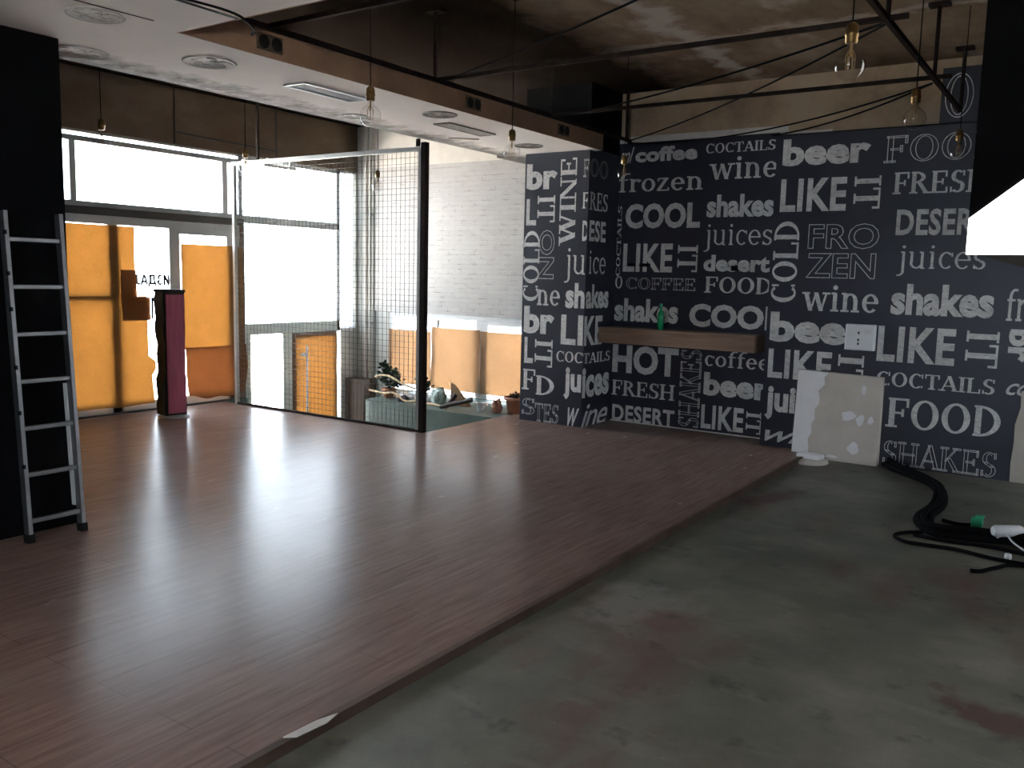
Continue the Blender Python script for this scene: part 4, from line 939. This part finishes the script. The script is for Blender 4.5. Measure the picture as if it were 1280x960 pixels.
MB().lathe([(.013, 0), (.016, .004), (.016, .022), (.010, .028)], (-.325, 6.0, FZ), 12); c = MB().lathe([(.018, 0), (.021, .006), (.019, .03), (.008, .036)], (-.345, 5.95, FZ), 14)
tag(c.build('bottle_cap', 'white_plastic', origin=(-.345, 5.95, FZ)), 'small white cap on the floor below the white adapter', 'cap')
s = MB(); s.prism([(-2.203, 1.90), (-2.168, 1.93), (-2.155, 2.06), (-2.172, 2.13), (-2.195, 2.05)], 'z', .0035, .008)
tag(s.build('filler_chip', 'white_plaster', origin=(-2.18, 2.0, 0)), 'pale chip of filler on the laminate edge strip in foreground', 'chip')

# ------------------------------------------------------------------ things on the green ledge
def leaf_blob(s, c, rx, rz, n, rnd, sz=.05):
    for _ in range(n):
        d = Vector((rnd.gauss(0, 1), rnd.gauss(0, 1), rnd.gauss(0, 1))).normalized()*rnd.random()**.4
        p = Vector(c)+Vector((d.x*rx, d.y*rx*.8, d.z*rz)); a = Vector((rnd.uniform(-1, 1), rnd.uniform(-1, 1), rnd.uniform(-.6, 1))).normalized(); b = a.orthogonal().normalized()
        s.add([p-b*sz*.1, p+a*sz*.5+b*sz*.35, p+a*sz, p+a*sz*.5-b*sz*.35], [(0, 1, 2, 3)])
rnd = random.Random(4)
lc = (-7.56, 8.33, 0)
pl = thing('potted_plant', lc, 'potted plant with dark leaves in terracotta pot on the green ledge', 'plant')
MB().lathe([(.06, 0), (.065, .01), (.092, .10), (.10, .10), (.10, .125), (.088, .125), (.085, .10), (.002, .10)], lc, 20, cap=False).build('pot', 'terracotta', pl)
s = MB(); leaf_blob(s, (-7.56, 8.33, .27), .12, .13, 190, rnd, .07); leaf_blob(s, (-7.62, 8.33, .38), .06, .07, 60, rnd, .06); leaf_blob(s, (-7.42, 8.33, .22), .07, .08, 60, rnd, .06); s.build('foliage', 'leaf', pl, fix=False)
s = MB()
for a_, b_ in (((-7.56, 8.33, .08), (-7.60, 8.33, .38)), ((-7.55, 8.33, .08), (-7.45, 8.32, .28))): s.tube([a_, ((a_[0]+b_[0])/2+.02, a_[1], (a_[2]+b_[2])/2), b_], .006, 6)
s.build('stem', 'dark_wood', pl)
for pts, lb in (([(-7.60, 8.12, .29), (-7.40, 8.12, .32), (-7.15, 8.12, .24), (-6.94, 8.12, .19)], 'upper pale dry stem slanting across the potted plant'),
                ([(-7.65, 8.06, .12), (-7.40, 8.06, .10), (-7.23, 8.06, .12), (-7.05, 8.06, .035), (-6.86, 8.06, .05)], 'lower pale wavy stem lying along the green ledge'),
                ([(-6.80, 8.08, .03), (-6.6, 8.08, .035), (-6.4, 8.08, .015)], 'pale thin stick on ledge edge under the pale green bag')):
    s = MB().tube(smooth_path(pts), .014, 7); tag(s.build('dry_stem', 'twig', origin=pts[0]), lb, 'stem', 'dry stems on the green ledge')
def crumple(name, c, r, m, seed, label, cat, sq=(1, 1, 1)):
    b = bmesh.new(); bmesh.ops.create_icosphere(b, subdivisions=3, radius=1); rn = random.Random(seed); ph = [rn.uniform(0, 6) for _ in range(6)]
    for v in b.verts:
        k = 1+.16*math.sin(v.co.x*5+ph[0])*math.sin(v.co.y*4+ph[1])+.10*math.sin(v.co.z*8+ph[2]+v.co.x*5)
        v.co = Vector((v.co.x*r*k*sq[0], v.co.y*r*k*sq[1], max(-.55, v.co.z*k)*r*sq[2]+.55*r*sq[2]))
    me = D.meshes.new(name); b.to_mesh(me); b.free(); me.materials.append(M[m])
    o = D.objects.new(name, me); COL.objects.link(o); o.location = c; return tag(o, label, cat)
crumple('plastic_bag', (-7.33, 8.38, 0), .10, 'white_plastic', 3, 'white crumpled plastic bag on ledge right of the potted plant', 'bag', (1.35, .8, .55))
crumple('cloth', (-7.20, 8.20, 0), .07, 'navy', 5, 'navy cloth heap in front of the white plastic bag', 'cloth', (1.2, .8, .7))
lc2 = (-7.02, 8.38, 0)
p2 = thing('seedling', lc2, 'small dark leaved plant just left of the mesh post', 'plant')
MB().lathe([(.04, 0), (.06, .09), (.065, .10), (.055, .10), (.002, .085)], lc2, 16, cap=False).build('pot', 'cup', p2)
s = MB(); leaf_blob(s, (-7.02, 8.38, .22), .10, .09, 110, rnd, .06); s.build('foliage', 'leaf', p2, fix=False)
MB().tube([(-7.02, 8.38, .08), (-7.02, 8.38, .2)], .006, 6).build('stem', 'twig', p2)
crumple('bag', (-6.70, 8.30, 0), .115, 'pale_green', 8, 'pale green bag standing on ledge right of the mesh post', 'bag', (.95, .7, 1.15))
s = MB(); s.add([(-6.62, 8.42, .0), (-6.30, 8.36, .0), (-6.30, 8.44, .0), (-6.62, 8.46, .0), (-6.62, 8.43, .27), (-6.55, 8.43, .25)], [(0, 1, 2, 3), (0, 1, 5, 4), (1, 2, 5), (2, 3, 4, 5), (3, 0, 4)])
tag(s.build('paper_fold', 'kraft_weak_daylight', origin=(-6.5, 8.42, 0)), 'folded brown paper wedge behind the pale green bag', 'paper')
for a_, b_, lb in (((-6.44, 8.12, .02), (-6.36, 8.2, .17), 'dark stick standing at left of the two crossed sticks'), ((-6.46, 8.03, .025), (-6.02, 8.07, .15), 'long dark stick leaning across the ledge by the white cup')):
    A_, B_ = Vector(a_), Vector(b_); s = MB().tube([A_, A_.lerp(B_, .35)+Vector((.01, 0, .008)), A_.lerp(B_, .7), B_], [.022, .028, .024, .03], 9)
    tag(s.build('stick', 'dark_wood', origin=a_), lb, 'stick', 'dark sticks on the green ledge')
cu = thing('cup', (-6.0, 8.22, 0), 'white cup on the ledge between dark sticks and clay planter', 'cup')
MB().lathe([(.035, 0), (.038, .004), (.062, .10), (.066, .105), (.06, .102), (.036, .012), (.002, .01)], (-6.0, 8.22, 0), 22, cap=False).build('body', 'cup', cu)
MB().tube([(-5.945, 8.20, .08), (-5.915, 8.19, .07), (-5.92, 8.19, .045), (-5.955, 8.20, .04)], .006, 6).build('handle', 'cup', cu)
cp = thing('clay_planter', (-5.62, 8.42, 0), 'terracotta planter with dried plant beside the text pillar', 'planter')
MB().lathe([(.10, 0), (.11, .012), (.135, .15), (.155, .15), (.155, .19), (.135, .19), (.13, .16), (.002, .15)], (-5.62, 8.42, 0), 24, cap=False).build('pot', 'terracotta', cp)
s = MB(); leaf_blob(s, (-5.62, 8.42, .19), .09, .03, 60, rnd, .05); s.build('dried_leaves', 'dark_wood', cp, fix=False)
crumple('paper_bag', (-5.80, 8.27, 0), .075, 'terracotta', 12, 'crumpled brown bag leaning on the terracotta planter', 'bag', (.9, .7, 1.4))
# pipes in the corner
for x, r, m, lb in ((-8.56, .026, 'plaster', 'pale vertical pipe in the far corner, nearer the window'), (-8.485, .018, 'plaster', 'thinner pale vertical pipe in the far corner, beside brick wall')):
    o = thing('wall_pipe', (x, 8.95, -1.3), lb, 'pipe', 'vertical pipes in the far corner')
    MB().tube([(x, 8.95, -1.3), (x, 8.95, SL)], r, 12).build('pipe', m, o)
    for z in (-.5, .9, 2.4): MB().lathe([(r+.004, -.015), (r+.004, .015)], (x, 8.95, z), 12).box(x-.008, x+.008, 8.95, 9.0, z-.01, z+.01).build('clamp', 'steel_grey', o)
